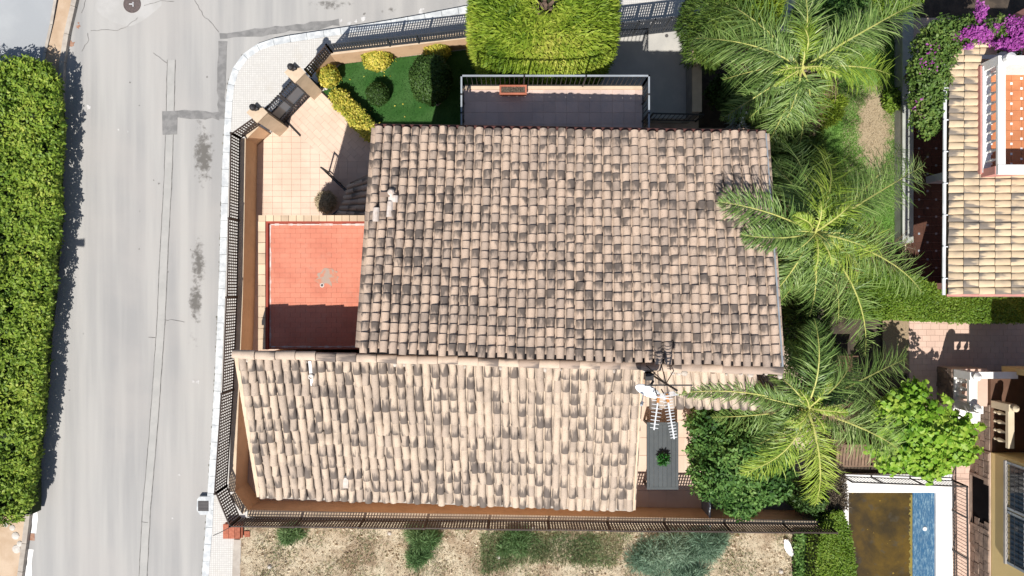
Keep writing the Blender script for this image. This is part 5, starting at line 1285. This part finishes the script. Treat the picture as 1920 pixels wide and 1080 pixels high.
# --- hedges, shrubs under the palms
GS = 'shrubs under the palms'
def ushrub(label, u, v, z, rx, ry, rz, mat, n, ln=.12, wd=.06, strand=False, group=GS):
    return bush('garden_shrub', label, 'shrub', (u, v, z), (rx, ry, rz), mat, n, ln, wd, group, strand, .8, .2)
ushrub('dark green shrub under the palms right of the driveway end', 1475, 225, 1.2, 1.1, 1.0, 1.2, LF_DARKC, 7000, .2, .03, True)
ushrub('dark green shrub under the tallest palm, against the roof corner', 1490, 330, 1.5, 1.1, 1.3, 1.5, LF_DARKC, 8000, .22, .03, True)
ushrub('yellow green conifer shrub below the upper palm, above the lawn', 1530, 205, 1.6, .7, .6, 1.0, LF_CONIF, 6000, .2, .03, True)
ushrub('green shrub below the tallest palm beside the roof verge', 1510, 480, 1.6, 1.0, 1.1, 1.6, LF_GREENH, 7000)
ushrub('dark green shrub beside the main roof corner', 1500, 590, 1.5, .75, 1.2, 1.5, LF_DARKC, 7000, .2, .03, True)
ushrub('dark green shrub right of the ridge end', 1520, 660, 1.5, .65, .8, 1.3, LF_DARK, 6000)
ushrub('dark shrub between citrus tree and dry hedge', 1510, 930, .8, .6, .5, .9, LF_DARK, 5000)
ushrub('pale green bush at the top edge above the palm', 1660, -2, 2.0, 1.1, .5, 1.0, LF_GREENH, 6000)
ushrub('dark broad leaved shrub at the top edge between the palms fronds', 1570, 20, 1.6, 1.3, .9, 1.2, LF_CITR, 7000, .16, .08)
ushrub('golden green conifer at the top edge left of the upper palm', 1410, 20, 3.2, .75, .9, 1.4, LF_CONIF, 9000, .2, .03, True)
ushrub('dark conifer beside the driveway gate at the top edge', 1336, 45, 2.6, .85, 1.2, 1.9, LF_DARKC, 13000, .2, .03, True)
ushrub('low dark shrub in the shade right of the driveway wall', 1365, 175, .6, .7, .6, .6, LF_DARK, 3000)
ushrub('small green weed shrub at the edge of the lawn by the grey wall', 1672, 188, .25, .28, .4, .28, LF_GREENH, 900)
bush('pale_plant', 'pale blue grey spiky plant in the shade at the main roof corner', 'plant', (1392, 222, .5), (.42, .42, .35), leaf_mat('pale_leaf', [(0, (0.25, 0.32, 0.36)), (1, (0.5, 0.56, 0.6))]), 420, .22, .05, strand=True, jit=.8)
hedge('clipped_hedge', 'broad clipped green hedge below the neighbouring sand tiled roof', PX([(1585, 505), (1640, 490), (1720, 520), (1775, 545), (1960, 545), (1960, 604), (1780, 602), (1600, 594)], 1.5), 1.5, LF_GREENH, 42000, .10, .05, side_n=.15, bumpy=.12, cs=1.6, cw=.5)
hedge('clipped_hedge', 'bright green clipped hedge between the fence end and the pool', PX([(1543, 985), (1560, 962), (1580, 960), (1592, 985), (1605, 1060), (1606, 1180), (1530, 1180), (1534, 1040)], 1.5), 1.5, LF_GREENH, 16000, .09, .045, side_n=.2, bumpy=.1, cs=1.6, cw=.5)
hedge('dry_hedge', 'half dead brown hedge between the hanging palm frond and the white pool edge', PX([(1556, 860), (1578, 862), (1584, 900), (1590, 950), (1575, 965), (1548, 955)], 1.2), 1.2, LF_BROWNH, 5000, .12, .025, strand=True, side_n=.2)
hedge('ivy_bank', 'narrow dark green ivy strip at the right end of the dry lot', PX([(1496, 1000), (1514, 1000), (1518, 1180), (1494, 1180)], .5), .5, LF_CITR, 3500, .12, .07, side_n=.2)
# --- citrus tree over the courtyard
ct = P(1388, 858, 2.5)
t = thing('citrus_tree', 'dense dark leaved citrus tree between the courtyard and the palm', 'tree', (ct.x, ct.y, 0))
P1, N1 = [], []
for (u, v, z, r, n) in ((1388, 850, 2.6, 1.05, 5200), (1335, 800, 2.3, .75, 3000), (1345, 890, 2.2, .85, 3600), (1420, 790, 2.3, .8, 2800), (1440, 900, 2.2, .75, 3000), (1390, 930, 1.9, .7, 2800), (1318, 850, 2.0, .5, 1500), (1455, 850, 2.2, .6, 1600)):
    c = P(u, v, z); a, b = ell_points(c, (r, r, r * .8), n, -.4, .25, .5); P1.append(a); N1.append(b)
leaves('crown', LF_CITR, np.concatenate(P1), np.concatenate(N1) + np.array([0, 0, .3]), .155, .085, t, jit=.9, cs=2.2, cw=.5)
core('inner_foliage', (ct.x, ct.y, 2.0), (1.2, 1.35, .9), t)
MB().tube([(ct.x, ct.y, -.05), (ct.x, ct.y, 1.6)], [.12, .09], 8).build('trunk', M_BARK, t)
for a in range(5): MB().tube([(ct.x, ct.y, 1.3), (ct.x + .9 * math.cos(a * 1.26), ct.y + .9 * math.sin(a * 1.26), 2.2)], [.06, .02], 6).build('limb', M_BARK, t)
# --- metal screen at the courtyard end
xs = P(1331, 0, 1.0).x
t = thing('metal_screen', 'grey metal screen panel beneath the citrus tree, square to the lattice fence', 'screen', (xs, -6.9, 0))
MB().box(xs - .015, xs + .015, P(0, 968, 0).y, P(0, 850, 0).y, .05, .95).build('panel', M_BLUEMET, t)
MB().bar((xs, P(0, 970, 0).y, .98), (xs, P(0, 845, 0).y, .98), .05, .05).build('top_rail', M_GREYRAIL, t)
for v in (850, 910, 966): MB().bar((xs, P(0, v, 0).y, 0), (xs, P(0, v, 0).y, 1.02), .05, .05, up=(0, 1, 0)).build('post', M_GREYRAIL, t)
# entrance steps and small railing below the terrace
t = thing('entrance_railing', 'short black railing between the driveway shade and the main eave', 'railing', P(1260, 222, 0))
railing(t, [tuple(P(1214, 226, ZD)[:2]), tuple(P(1304, 228, ZD)[:2])], ZD, .95, 7, M_BLACK)

# --- grey garden wall and the neighbouring sand roofed house
t = thing('garden_wall', 'grey garden wall between the lawn and the sand roofed house', 'wall', P(1690, 320, 0))
gx0, gx1 = P(1692, 0, .5).x, P(1710, 0, .5).x
MB().box(gx0, gx1, P(0, 455, .5).y, P(0, -60, .5).y, -.2, .5).build('wall', pm('grey_green_render', (0.32, 0.32, 0.29), (0.26, 0.26, 0.24), 2, .9), t)
MB().box(gx0 - .02, gx1 + .02, P(0, 455, .5).y, P(0, -60, .5).y, .5, .55).build('coping', pm('grey_green_cap', (0.42, 0.44, 0.40), rough=.9), t)
nb = thing('neighbour_house', 'neighbouring house with sand coloured tiled roof and white balustraded roof terrace', 'house', P(1800, 320, 0))
zE = 3.5
nA, nB_, nC, nD = P(1926, 76, 4.25), P(1926, 552, 4.25), P(1777, 552, zE), P(1780, 76, zE)
def nskip(i, j): return j <= 2 and i < 18 and not (j == 2 and i < 2)
# the deck in two pieces leaves the terrace well open
kx = lambda s, t: nA.lerp(nB_, s).lerp(nD.lerp(nC, s), t)
rf = deck('roof', kx(.515, 0), kx(1, 0), kx(1, 1), kx(.515, 1), nb, .14, M_ROOFDECK)
deck('roof', kx(0, .6), kx(.515, .6), kx(.515, 1), kx(0, 1), rf, .14, M_ROOFDECK)
roof_field(nA, nB_, nC, nD, 35, 5, TILE3, rf, lambda i, j: True, wid=1.02, arch=.045, jit=.35, skip=nskip)
MB().tube([nD + Vector((-.09, 0, -.05)), nC + Vector((-.09, -.02, -.05))], .05, 8).build('gutter', M_DISH, rf)
for k in range(8):
    q = nD.lerp(nC, (k + .5) / 8) + Vector((-.09, 0, 0)); MB().bar(q + Vector((-.06, 0, 0)), q + Vector((.12, 0, 0)), .03, .03).build('gutter_clip', M_DISH, rf)
MB().bar(nC + Vector((0, -.03, -.06)), nB_ + Vector((0, -.03, -.06)), .07, .10).build('verge_board', M_PINK, rf)
# terrace well
zt = 3.62; tx = 13.88
tyN, tyS = P(0, 112, 4.5).y, P(0, 318, 4.5).y
MB().box(tx, 21, tyS, tyN, zt - .3, zt - .013).build('terrace_slab', M_GROUT, nb)
tf = MB().box(tx + .05, 19, tyS + .1, tyN - .1, zt - .012, zt - .004).build('terrace_floor', M_GROUT, nb)
tile_floor(tf, [(tx + .12, tyS + .12), (16.8, tyS + .12), (16.8, tyN - .12), (tx + .12, tyN - .12)], zt - .004, M_TERRA, .30, .30, gap=.008)
for i in range(8):
    for j in range(10):
        x = tx + .42 + .30 * i; y = tyN - .12 - .30 * j - (.0 if i % 2 == 0 else .0)
        if (i + 2 * j) % 2 == 0 and y > tyS + .2: MB().box(x - .033, x + .033, y - .033, y + .033, zt + .002, zt + .0135).build('inset_tile', M_WHITE, tf)
        elif y > tyS + .2 and x < 16.5: MB().box(x - .033, x + .033, y - .18, y - .114, zt + .002, zt + .0135).build('inset_tile', M_WHITE, tf)
MB().box(tx - .10, tx + .14, tyS - .02, tyN + .02, 3.3, 3.92).build('low_wall', M_PINK, nb)
MB().box(tx - .06, tx + .18, tyS + .01, tyN - .01, 3.921, 3.96).build('plinth', M_WHITE, nb)
def baluster(x, y, z0, h, mat, parent, r=.055):
    return MB().lathe((x, y, z0), [(r * .7, 0), (r * .7, h * .08), (r * .4, h * .14), (r, h * .38), (r * .55, h * .66), (r * .38, h * .82), (r * .7, h * .92), (r * .7, h)], 8).build('baluster', mat, parent)
n = 10
for k in range(n): baluster(tx + .06, tyS + .18 + (tyN - tyS - .36) * (k + .5) / n, 3.96, .50, M_WHITE, nb)
MB().box(tx - .03, tx + .19, tyS + .14, tyN - .17, 4.46, 4.54).build('hand_rail', M_WHITE, nb)
MB().box(tx - .03, 20, tyN - .16, tyN + .10, 3.3, 4.56).build('parapet', M_WHITE, nb)
MB().lathe((tx + .20, tyN - .02, 4.56), [(.10, 0), (.16, .08), (.15, .2), (.04, .27)], 12).build('finial', M_WHITE, nb)
MB().box(tx - .03, 20, tyS - .14, tyS + .13, 4.46, 4.56).build('parapet_cap', M_WHITE, nb)
MB().box(tx - .05, 20, tyS - .12, tyS + .11, 3.3, 4.455).build('parapet', M_PINK, nb)
# veranda below: floor, columns, back wall
vf = slab('veranda_floor', [(gx1 + .05, nC.y + .2), (17.5, nC.y + .2), (17.5, 9.5), (gx1 + .05, 9.5)], -.1, .0, M_GROUT, nb)
tile_floor(vf, [(gx1 + .08, nC.y + .3), (16.2, nC.y + .3), (16.2, 6.5), (gx1 + .08, 6.5)], .0, pm('brown_veranda_tile', (0.085, 0.038, 0.025), (0.065, 0.03, 0.02), 3, .6, obj_var=.1), .3, .3, limit=280)
for i in range(7):
    for j in range(19):
        if (i + j) % 2 == 0: MB().box(14.0 + .3 * i - .035, 14.0 + .3 * i + .035, nC.y + .6 + .3 * j - .035, nC.y + .6 + .3 * j + .035, .013, .018).build('inset_tile', M_GREYRAIL, vf)
MB().box(17.4, 17.6, nC.y + .2, 9.5, 0, 3.6).build('wall', M_PINK, nb); MB().box(14.0, 17.39, nC.y + .15, nC.y + .35, -.1, 3.3).build('wall', M_PINK, nb)
for v in (338, 120): 
    q = P(1742, v, 0); MB().box(q.x - .12, q.x + 2.6, q.y - .12, q.y + .12, 0, .9).box(q.x - .10, q.x + .12, q.y - .11, q.y + .11, .9, 3.3).build('column', M_WHITE, nb)
# bougainvillea
t = thing('bougainvillea', 'big bougainvillea with magenta flowers climbing past the corner of the sand tiled roof', 'climbing plant', P(1745, 150, 0))
P1, N1 = [], []
for (u, v, z, rx, ry, n) in ((1748, 130, 4.7, .62, .95, 5200), (1738, 195, 4.5, .45, .75, 2800), (1790, 62, 5.0, .75, .42, 3200), (1850, 60, 5.3, .8, .35, 2600), (1765, 90, 4.9, .6, .55, 2600), (1905, 70, 5.4, .55, .42, 2000), (1742, 235, 4.2, .2, .35, 700), (1730, 150, 4.2, .4, .6, 1500)):
    c = P(u, v, z - 1.5); a, b = ell_points(c, (rx * 1.08, ry * 1.08, .55), n, -.5, .4, .6); P1.append(a); N1.append(b)
leaves('foliage', LF_BOUG, np.concatenate(P1), np.concatenate(N1) + np.array([0, 0, .4]), .105, .07, t, jit=.9, cs=2.4, cw=.5)
P1, N1 = [], []
for (u, v, z, rx, ry, n) in ((1838, 24, 5.6, .14, .28, 520), (1835, 62, 5.7, .42, .2, 900), (1862, 52, 5.7, .16, .16, 260), (1895, 48, 5.8, .18, .22, 320), (1915, 60, 5.9, .3, .36, 1000), (1895, 84, 5.8, .45, .16, 800), (1800, 68, 5.4, .25, .12, 170), (1815, 88, 5.5, .12, .08, 110), (1855, 72, 5.5, .3, .15, 260), (1745, 110, 5.2, .4, .5, 60), (1725, 190, 4.8, .3, .5, 22)):
    c = P(u, v, z - 1.5); a, b = ell_points(c, (rx * 1.08, ry * 1.08, .18), n, -.3, .4, .7); P1.append(a); N1.append(b)
leaves('flowers', LF_BRACT, np.concatenate(P1), np.concatenate(N1) + np.array([0, 0, .5]), .075, .06, t, jit=.9)
q = P(1755, 150, 0); MB().tube([(q.x - 1.3, q.y, 0), (q.x - 1.5, q.y - .1, 1.5), (q.x - 2.0, q.y, 2.9)], [.06, .05, .03], 7).build('stem', M_BARK, t)

# --- pink paved yard, yellow house
py_ = struct(slab('paved_yard', PX([(1704, 560), (2050, 560), (2050, 1200), (1786, 1200), (1786, 899), (1704, 880)], 0), -.2, -.006, pm('paver_joint', (0.46, 0.33, 0.27), rough=.95)))
tile_floor(py_, PX([(1705, 590), (1925, 590), (1925, 760), (1705, 760)], 0), -.006, M_PINKP, .30, .205, stagger=True, limit=300)
tile_floor(py_, PX([(1705, 760), (1830, 760), (1830, 899), (1705, 880)], 0), -.006, M_PINKP, .30, .205, stagger=True)
tile_floor(py_, PX([(1787, 899), (1830, 899), (1830, 1100), (1787, 1100)], 0), -.006, M_PINKP, .30, .205, stagger=True)
struct(sheet('gravel_bed', PX([(1655, 590), (1704, 590), (1704, 700), (1655, 700)], 0), .0, pm('gravel', (0.36, 0.27, 0.17), (0.24, 0.18, 0.12), 22, .95, bmp=.03)))
yh = thing('yellow_house', 'yellow rendered house with stone base, barred windows and cream balustrades', 'house', P(1880, 900, 0))
XF = 16.16; yT, yB_ = P(0, 692, 1).y, -16
yw = MB().box(XF, 26, yB_, -5.55, .97, 6.6).build('wall', M_YELLOW, yh)
MB().box(XF + .3, 26, -5.549, yT + .12, 4.76, 6.6).build('upper_wall', M_YELLOW, yh)
MB().box(XF + .35, 19, yT - .10, yT + .10, .98, 4.54).build('porch_wall', M_YELLOW, yh)
MB().box(19.0, 19.2, -5.54, yT - .11, .98, 4.54).build('porch_wall', M_YELLOW, yh)
MB().box(XF - .01, 19, -5.545, yT - .12, .60, .965).build('porch_floor', M_DARKWOOD, yh)
# stone base, stone by stone
sb_ = MB().box(XF - .03, XF + .3, yB_, -5.56, -.1, .95).build('stone_base', M_GROUT, yh)
for r_ in range(4):
    y = -11.2
    while y < -5.6:
        l = random.uniform(.22, .5); z0 = .02 + r_ * .235; e = random.uniform(0, .03)
        if not (-8.25 < y < -6.45 and r_ < 4 and (-8.2 < y + l / 2 < -6.6)):
            MB().prism([(XF - .06 - e, y + .012), (XF - .029, y + .012), (XF - .029, min(y + l, -5.6) - .012), (XF - .05 - e, min(y + l, -5.6) - .012)], z0, z0 + .22 + random.uniform(-.02, .005)).build('stone', M_STONE, sb_)
        y += l
cw_ = MB().box(XF - .036, XF - .028, -8.2, -6.55, .10, .90).build('cellar_window', M_VOID, yh)
for (a, b, z0, z1) in ((-8.3, -8.2, .05, .95), (-6.55, -6.45, .05, .95), (-8.3, -6.45, .0, .049)): MB().box(XF - .09, XF - .037, a, b, z0, z1).build('frame', M_STONE, cw_)
sb2 = MB().box(XF - .012, XF + .3, -5.545, yT - .12, -.1, .599).build('stone_base', M_GROUT, yh)
for r_ in range(4):
    y = -5.5
    while y < -4.15:
        l = random.uniform(.2, .42); MB().prism([(XF - .05, y + .01), (XF - .011, y + .01), (XF - .011, y + l - .01), (XF - .04, y + l - .01)], .02 + r_ * .235, .24 + r_ * .235).build('stone', M_STONE, sb2); y += l
MB().box(15.2, 19.2, -5.54, yT + .14, 4.55, 4.75).build('porch_roof', M_CREAM, yh)
# windows
for (v0, v1) in ((876, 958), (970, 1062)):
    y0, y1 = P(0, v1, 2.2).y, P(0, v0, 2.2).y; z0, z1 = 1.85, 3.0
    w = MB().box(XF - .012, XF + .02, y0, y1, z0, z1).build('window', M_GLASS, yh)
    for (a, b, c, d) in ((y0 - .08, y0, z0 - .08, z1 + .08), (y1, y1 + .08, z0 - .08, z1 + .08), (y0, y1, z1, z1 + .08)): MB().box(XF - .05, XF - .004, a, b, c, d).build('frame', M_GREYRAIL, w)
    MB().box(XF - .10, XF - .004, y0 - .1, y1 + .1, z0 - .16, z0 - .081).build('sill', M_GREYW, w)
    MB().box(XF - .02, XF - .0125, y0 + .75 * (y1 - y0) * 0 + .1, y1 - .1, z0 + .62, z1 - .05).build('curtain', M_WHITE, w)
    for k in range(9):
        y = y0 + (y1 - y0) * (k + .5) / 9; MB().box(XF - .075, XF - .06, y - .008, y + .008, z0 - .02, z1 + .02).build('bar', M_BLACK, w)
    for z in (z0 + .3, z0 + .75): MB().box(XF - .082, XF - .0755, y0 - .02, y1 + .02, z - .01, z + .01).build('bar', M_BLACK, w)
# porch balustrade on the facade line
M_CREAMB = pm('cream_balustrade', (0.58, 0.50, 0.36), (0.52, 0.44, 0.31), 3, .8, fine=.04)
bt = MB().box(XF + .02, XF + .22, P(0, 842, 1.8).y, P(0, 765, 1.8).y, 1.62, 1.74).build('balustrade_rail', M_CREAMB, yh)
for k in range(4): baluster(XF + .12, P(0, 776 + k * 17, 1.4).y, .965, .655, M_CREAMB, yh, .075)
MB().box(XF + .0, XF + .26, P(0, 768, 1.4).y, P(0, 758, 1.4).y + .06, .966, 1.8).build('pier', M_CREAMB, yh)
q = (XF + .13, P(0, 761, 1.4).y, 1.8); MB().lathe(q, [(.05, 0), (.11, .07), (.11, .15), (.03, .24)], 12).build('finial', M_CREAMB, yh)
# landing with rock face, balustrade and steps
XL = 14.98; yl0, yl1 = P(0, 762, .84).y, P(0, 692, .84).y
ld = MB().box(XL, XF - .02, yl0, yl1, -.1, .84).build('landing', M_PINKP, yh)
for r_ in range(4):
    y = yl0
    while y < yl1 - .05:
        l = min(random.uniform(.16, .34), yl1 - y); e = random.uniform(.0, .05)
        MB().prism([(XL - .03 - e, y + .008), (XL + .001, y + .008), (XL + .001, y + l - .008), (XL - .03 - e * .5, y + l - .008)], .01 + r_ * .2, .20 + r_ * .2).build('stone', M_STONE, ld); y += l
MB().box(XL - .01, XL + .24, yl0, yl1, .842, .90).build('plinth', M_WHITE, ld)
MB().box(XL - .02, XL + .25, yl0 + .05, yl1 - .05, 1.55, 1.66).build('hand_rail', M_WHITE, ld)
MB().box(XL + .26, XF + .4, yl1 - .22, yl1, 1.55, 1.66).build('hand_rail', M_WHITE, ld)
for k in range(3): baluster(XL + .11, yl0 + .38 + k * .26, .90, .65, M_WHITE, ld, .085)
for k in range(3): baluster(XL + .5 + k * .26, yl1 - .11, .90, .65, M_WHITE, ld, .08)
for y in (yl0 + .10, yl1 - .13):
    MB().box(XL - .03, XL + .26, y - .13, y + .13, .901, 1.72).build('pier', M_WHITE, ld)
    MB().lathe((XL + .11, y, 1.72), [(.06, 0), (.13, .08), (.14, .16), (.03, .28)], 12).build('finial', M_WHITE, ld)
for k in range(5): MB().box(XL + .05 - .10 * k, XF - .07, yl0 - .28 * (k + 1), yl0 - .28 * k - .002, -.1, .70 - .15 * k).build('step', M_WHITE if k < 3 else M_PINKP, ld)

# --- vine
vc = P(1730, 815, 2.3)
t = thing('grape_vine', 'bright green broad leaved vine beside the steps of the yellow house', 'vine', (vc.x, vc.y, 0))
P1, N1 = [], []
for (u, v, z, rx, ry, n) in ((1730, 815, 2.4, 1.1, .95, 1500), (1690, 760, 2.2, .55, .4, 420), (1790, 810, 2.3, .6, .5, 520), (1680, 850, 2.1, .7, .55, 600), (1745, 870, 2.1, .6, .45, 520), (1660, 775, 2.1, .4, .3, 220), (1800, 850, 2.2, .45, .35, 300), (1715, 735, 2.3, .35, .3, 180)):
    c = P(u, v, z); a, b = ell_points(c, (rx * 1.04, ry * 1.04, .42), int(n * 1.5), -.3, .6, .65); P1.append(a); N1.append(b)
LV_P, LV_N = np.concatenate(P1), unit(np.concatenate(N1) * np.array([.6, .6, 1]) + np.array([0, 0, .8]))
def vine_leaves():
    n = len(LV_P); nn = unit(LV_N + R.normal(size=(n, 3)) * .42); ax = unit(np.cross(nn, R.normal(size=(n, 3)))); tt = np.cross(ax, nn)
    sz = R.uniform(.05, .11, (n, 1)); V = []; F = []
    prof = [(-1, 0), (-.75, .75), (-.1, .95), (.15, .6), (1.1, 0), (.15, -.6), (-.1, -.95), (-.75, -.75)]
    C = [LV_P + ax * sz * a + tt * sz * b - nn * sz * (.22 if abs(b) > .7 else 0) for a, b in prof]
    V = np.stack(C, 1).reshape(-1, 3); b = np.arange(n)[:, None] * 8
    F = np.concatenate([b + np.array([[0, 1, 2, 3]]), b + np.array([[0, 3, 4, 5]]), b + np.array([[0, 5, 6, 7]])], 1).reshape(-1, 4)
    rn = np.repeat(np.clip(.4 * clump(LV_P, 2.0) + .6 * R.random(n), 0, 1), 3)
    return np_mesh('crown', V, F, LF_VINE, t, rn)
vine_leaves()
core('inner_foliage', (vc.x, vc.y, 1.7), (1.1, .85, .3), t)
MB().tube([(vc.x, vc.y, -.05), (vc.x - .1, vc.y, 1.0), (vc.x, vc.y, 2.1)], [.07, .05, .04], 7).build('trunk', M_BARK, t)
# --- shed, bench
sx0, sx1, sy0, sy1 = P(1568, 0, 1.3).x, P(1634, 0, 1.3).x, P(0, 874, 1.3).y, P(0, 838, 1.3).y
t = thing('small_shed', 'low brown slatted lean-to roof between palm frond and pool fence', 'shed', ((sx0 + sx1) / 2, (sy0 + sy1) / 2, 0))
MB().box(sx0 + .08, sx1 + 1.0, sy0 + .08, sy1, 0, 1.2).build('wall', M_DARKWOOD, t)
n = 11
for k in range(n):
    a, b = sx0 + (sx1 - sx0) * k / n, sx0 + (sx1 - sx0) * (k + 1) / n
    MB().add([(a + .012, sy0, 1.24), (b - .012, sy0, 1.24), (b - .012, sy1, 1.36), (a + .012, sy1, 1.36), (a + .012, sy0, 1.20), (b - .012, sy0, 1.20), (b - .012, sy1, 1.32), (a + .012, sy1, 1.32)], [(0, 1, 2, 3), (7, 6, 5, 4), (0, 4, 5, 1), (1, 5, 6, 2), (2, 6, 7, 3), (3, 7, 4, 0)]).build('slat', M_SHED, t)
MB().box(sx0 - .03, sx1 + .03, sy1 + .004, sy1 + .10, 1.30, 1.40).build('ridge_board', M_SHED, t)
MB().box(sx0 - .02, sx1 + 1.0, sy0 - .05, sy0 - .003, 1.13, 1.21).build('front_board', M_SHED, t)
q = P(1576, 684, .45)
t = thing('garden_bench', 'reddish wooden bench in the deep shade left of the gravel bed', 'bench', (q.x, q.y, 0))
for k in range(4): MB().box(q.x - .42, q.x + .42, q.y - .28 + k * .145, q.y - .15 + k * .145, .42, .45).build('seat_slat', M_DARKWOOD, t)
MB().box(q.x - .42, q.x + .42, q.y + .31, q.y + .35, .42, .85).build('backrest', M_DARKWOOD, t)
for a in (-.38, .38):
    for b in (-.24, .28): MB().box(q.x + a - .03, q.x + a + .03, q.y + b - .03, q.y + b + .03, 0, .42).build('leg', M_DARKWOOD, t)
# --- pool
pl = thing('swimming_pool', 'rectangular swimming pool with murky brown water and white edge', 'pool', P(1670, 1000, 0))
px0, px1, px2, py1, py2 = P(1576, 0).x, P(1590, 0).x, P(1753, 0).x, P(0, 923).y, -13.5
px3 = P(1785, 0).x; pyt = P(0, 889).y
MB().box(px0, px3, py1, pyt, -.2, .05).build('coping', M_WHITE, pl); MB().box(px0, px1, py2, py1 - .002, -.2, .05).build('coping', M_WHITE, pl); MB().box(px2, px3, py2, py1 - .002, -.2, .05).build('coping', M_WHITE, pl)
struct_w = MB().box(px1 - .02, P(1713, 0).x, py2, py1 + .01, -.5, -.06).build('water', M_WATER, pl)
bb = MB(); xb0, xb1 = P(1712, 0).x + .006, px2 + .01
bb.box(xb0, xb1, py2, py1 + .01, -.5, -.035); bb.build('shallow_ledge', M_BLUEP, pl)
yy = py1 - .1
alg = MB()
while yy > -11:
    w = random.uniform(.05, .16); alg.quad((xb0 - w * .9, yy - .1, -.052), (xb0 + .0, yy - .1, -.052), (xb0, yy, -.052), (xb0 - random.uniform(.05, .14), yy, -.052)); yy -= .1
alg.build('algae_line', pm('algae', (0.22, 0.17, 0.03), (0.16, 0.14, 0.05), 9, .6), pl)
q = P(1735, 992, 0); MB().lathe((q.x, q.y, -.034), [(.08, 0), (.075, .02), (.02, .03)], 10).build('float', M_DISH, pl)
t = thing('pool_fence', 'black bar fence round the top and right of the murky pool', 'fence', P(1700, 895, 0))
railing(t, [tuple(P(1576, 891)[:2]), tuple(P(1783, 899)[:2]), tuple(P(1785, 1110)[:2])], .05, .80, 8.5, M_BLACK, M_BLACK, (.27, .62), .014)
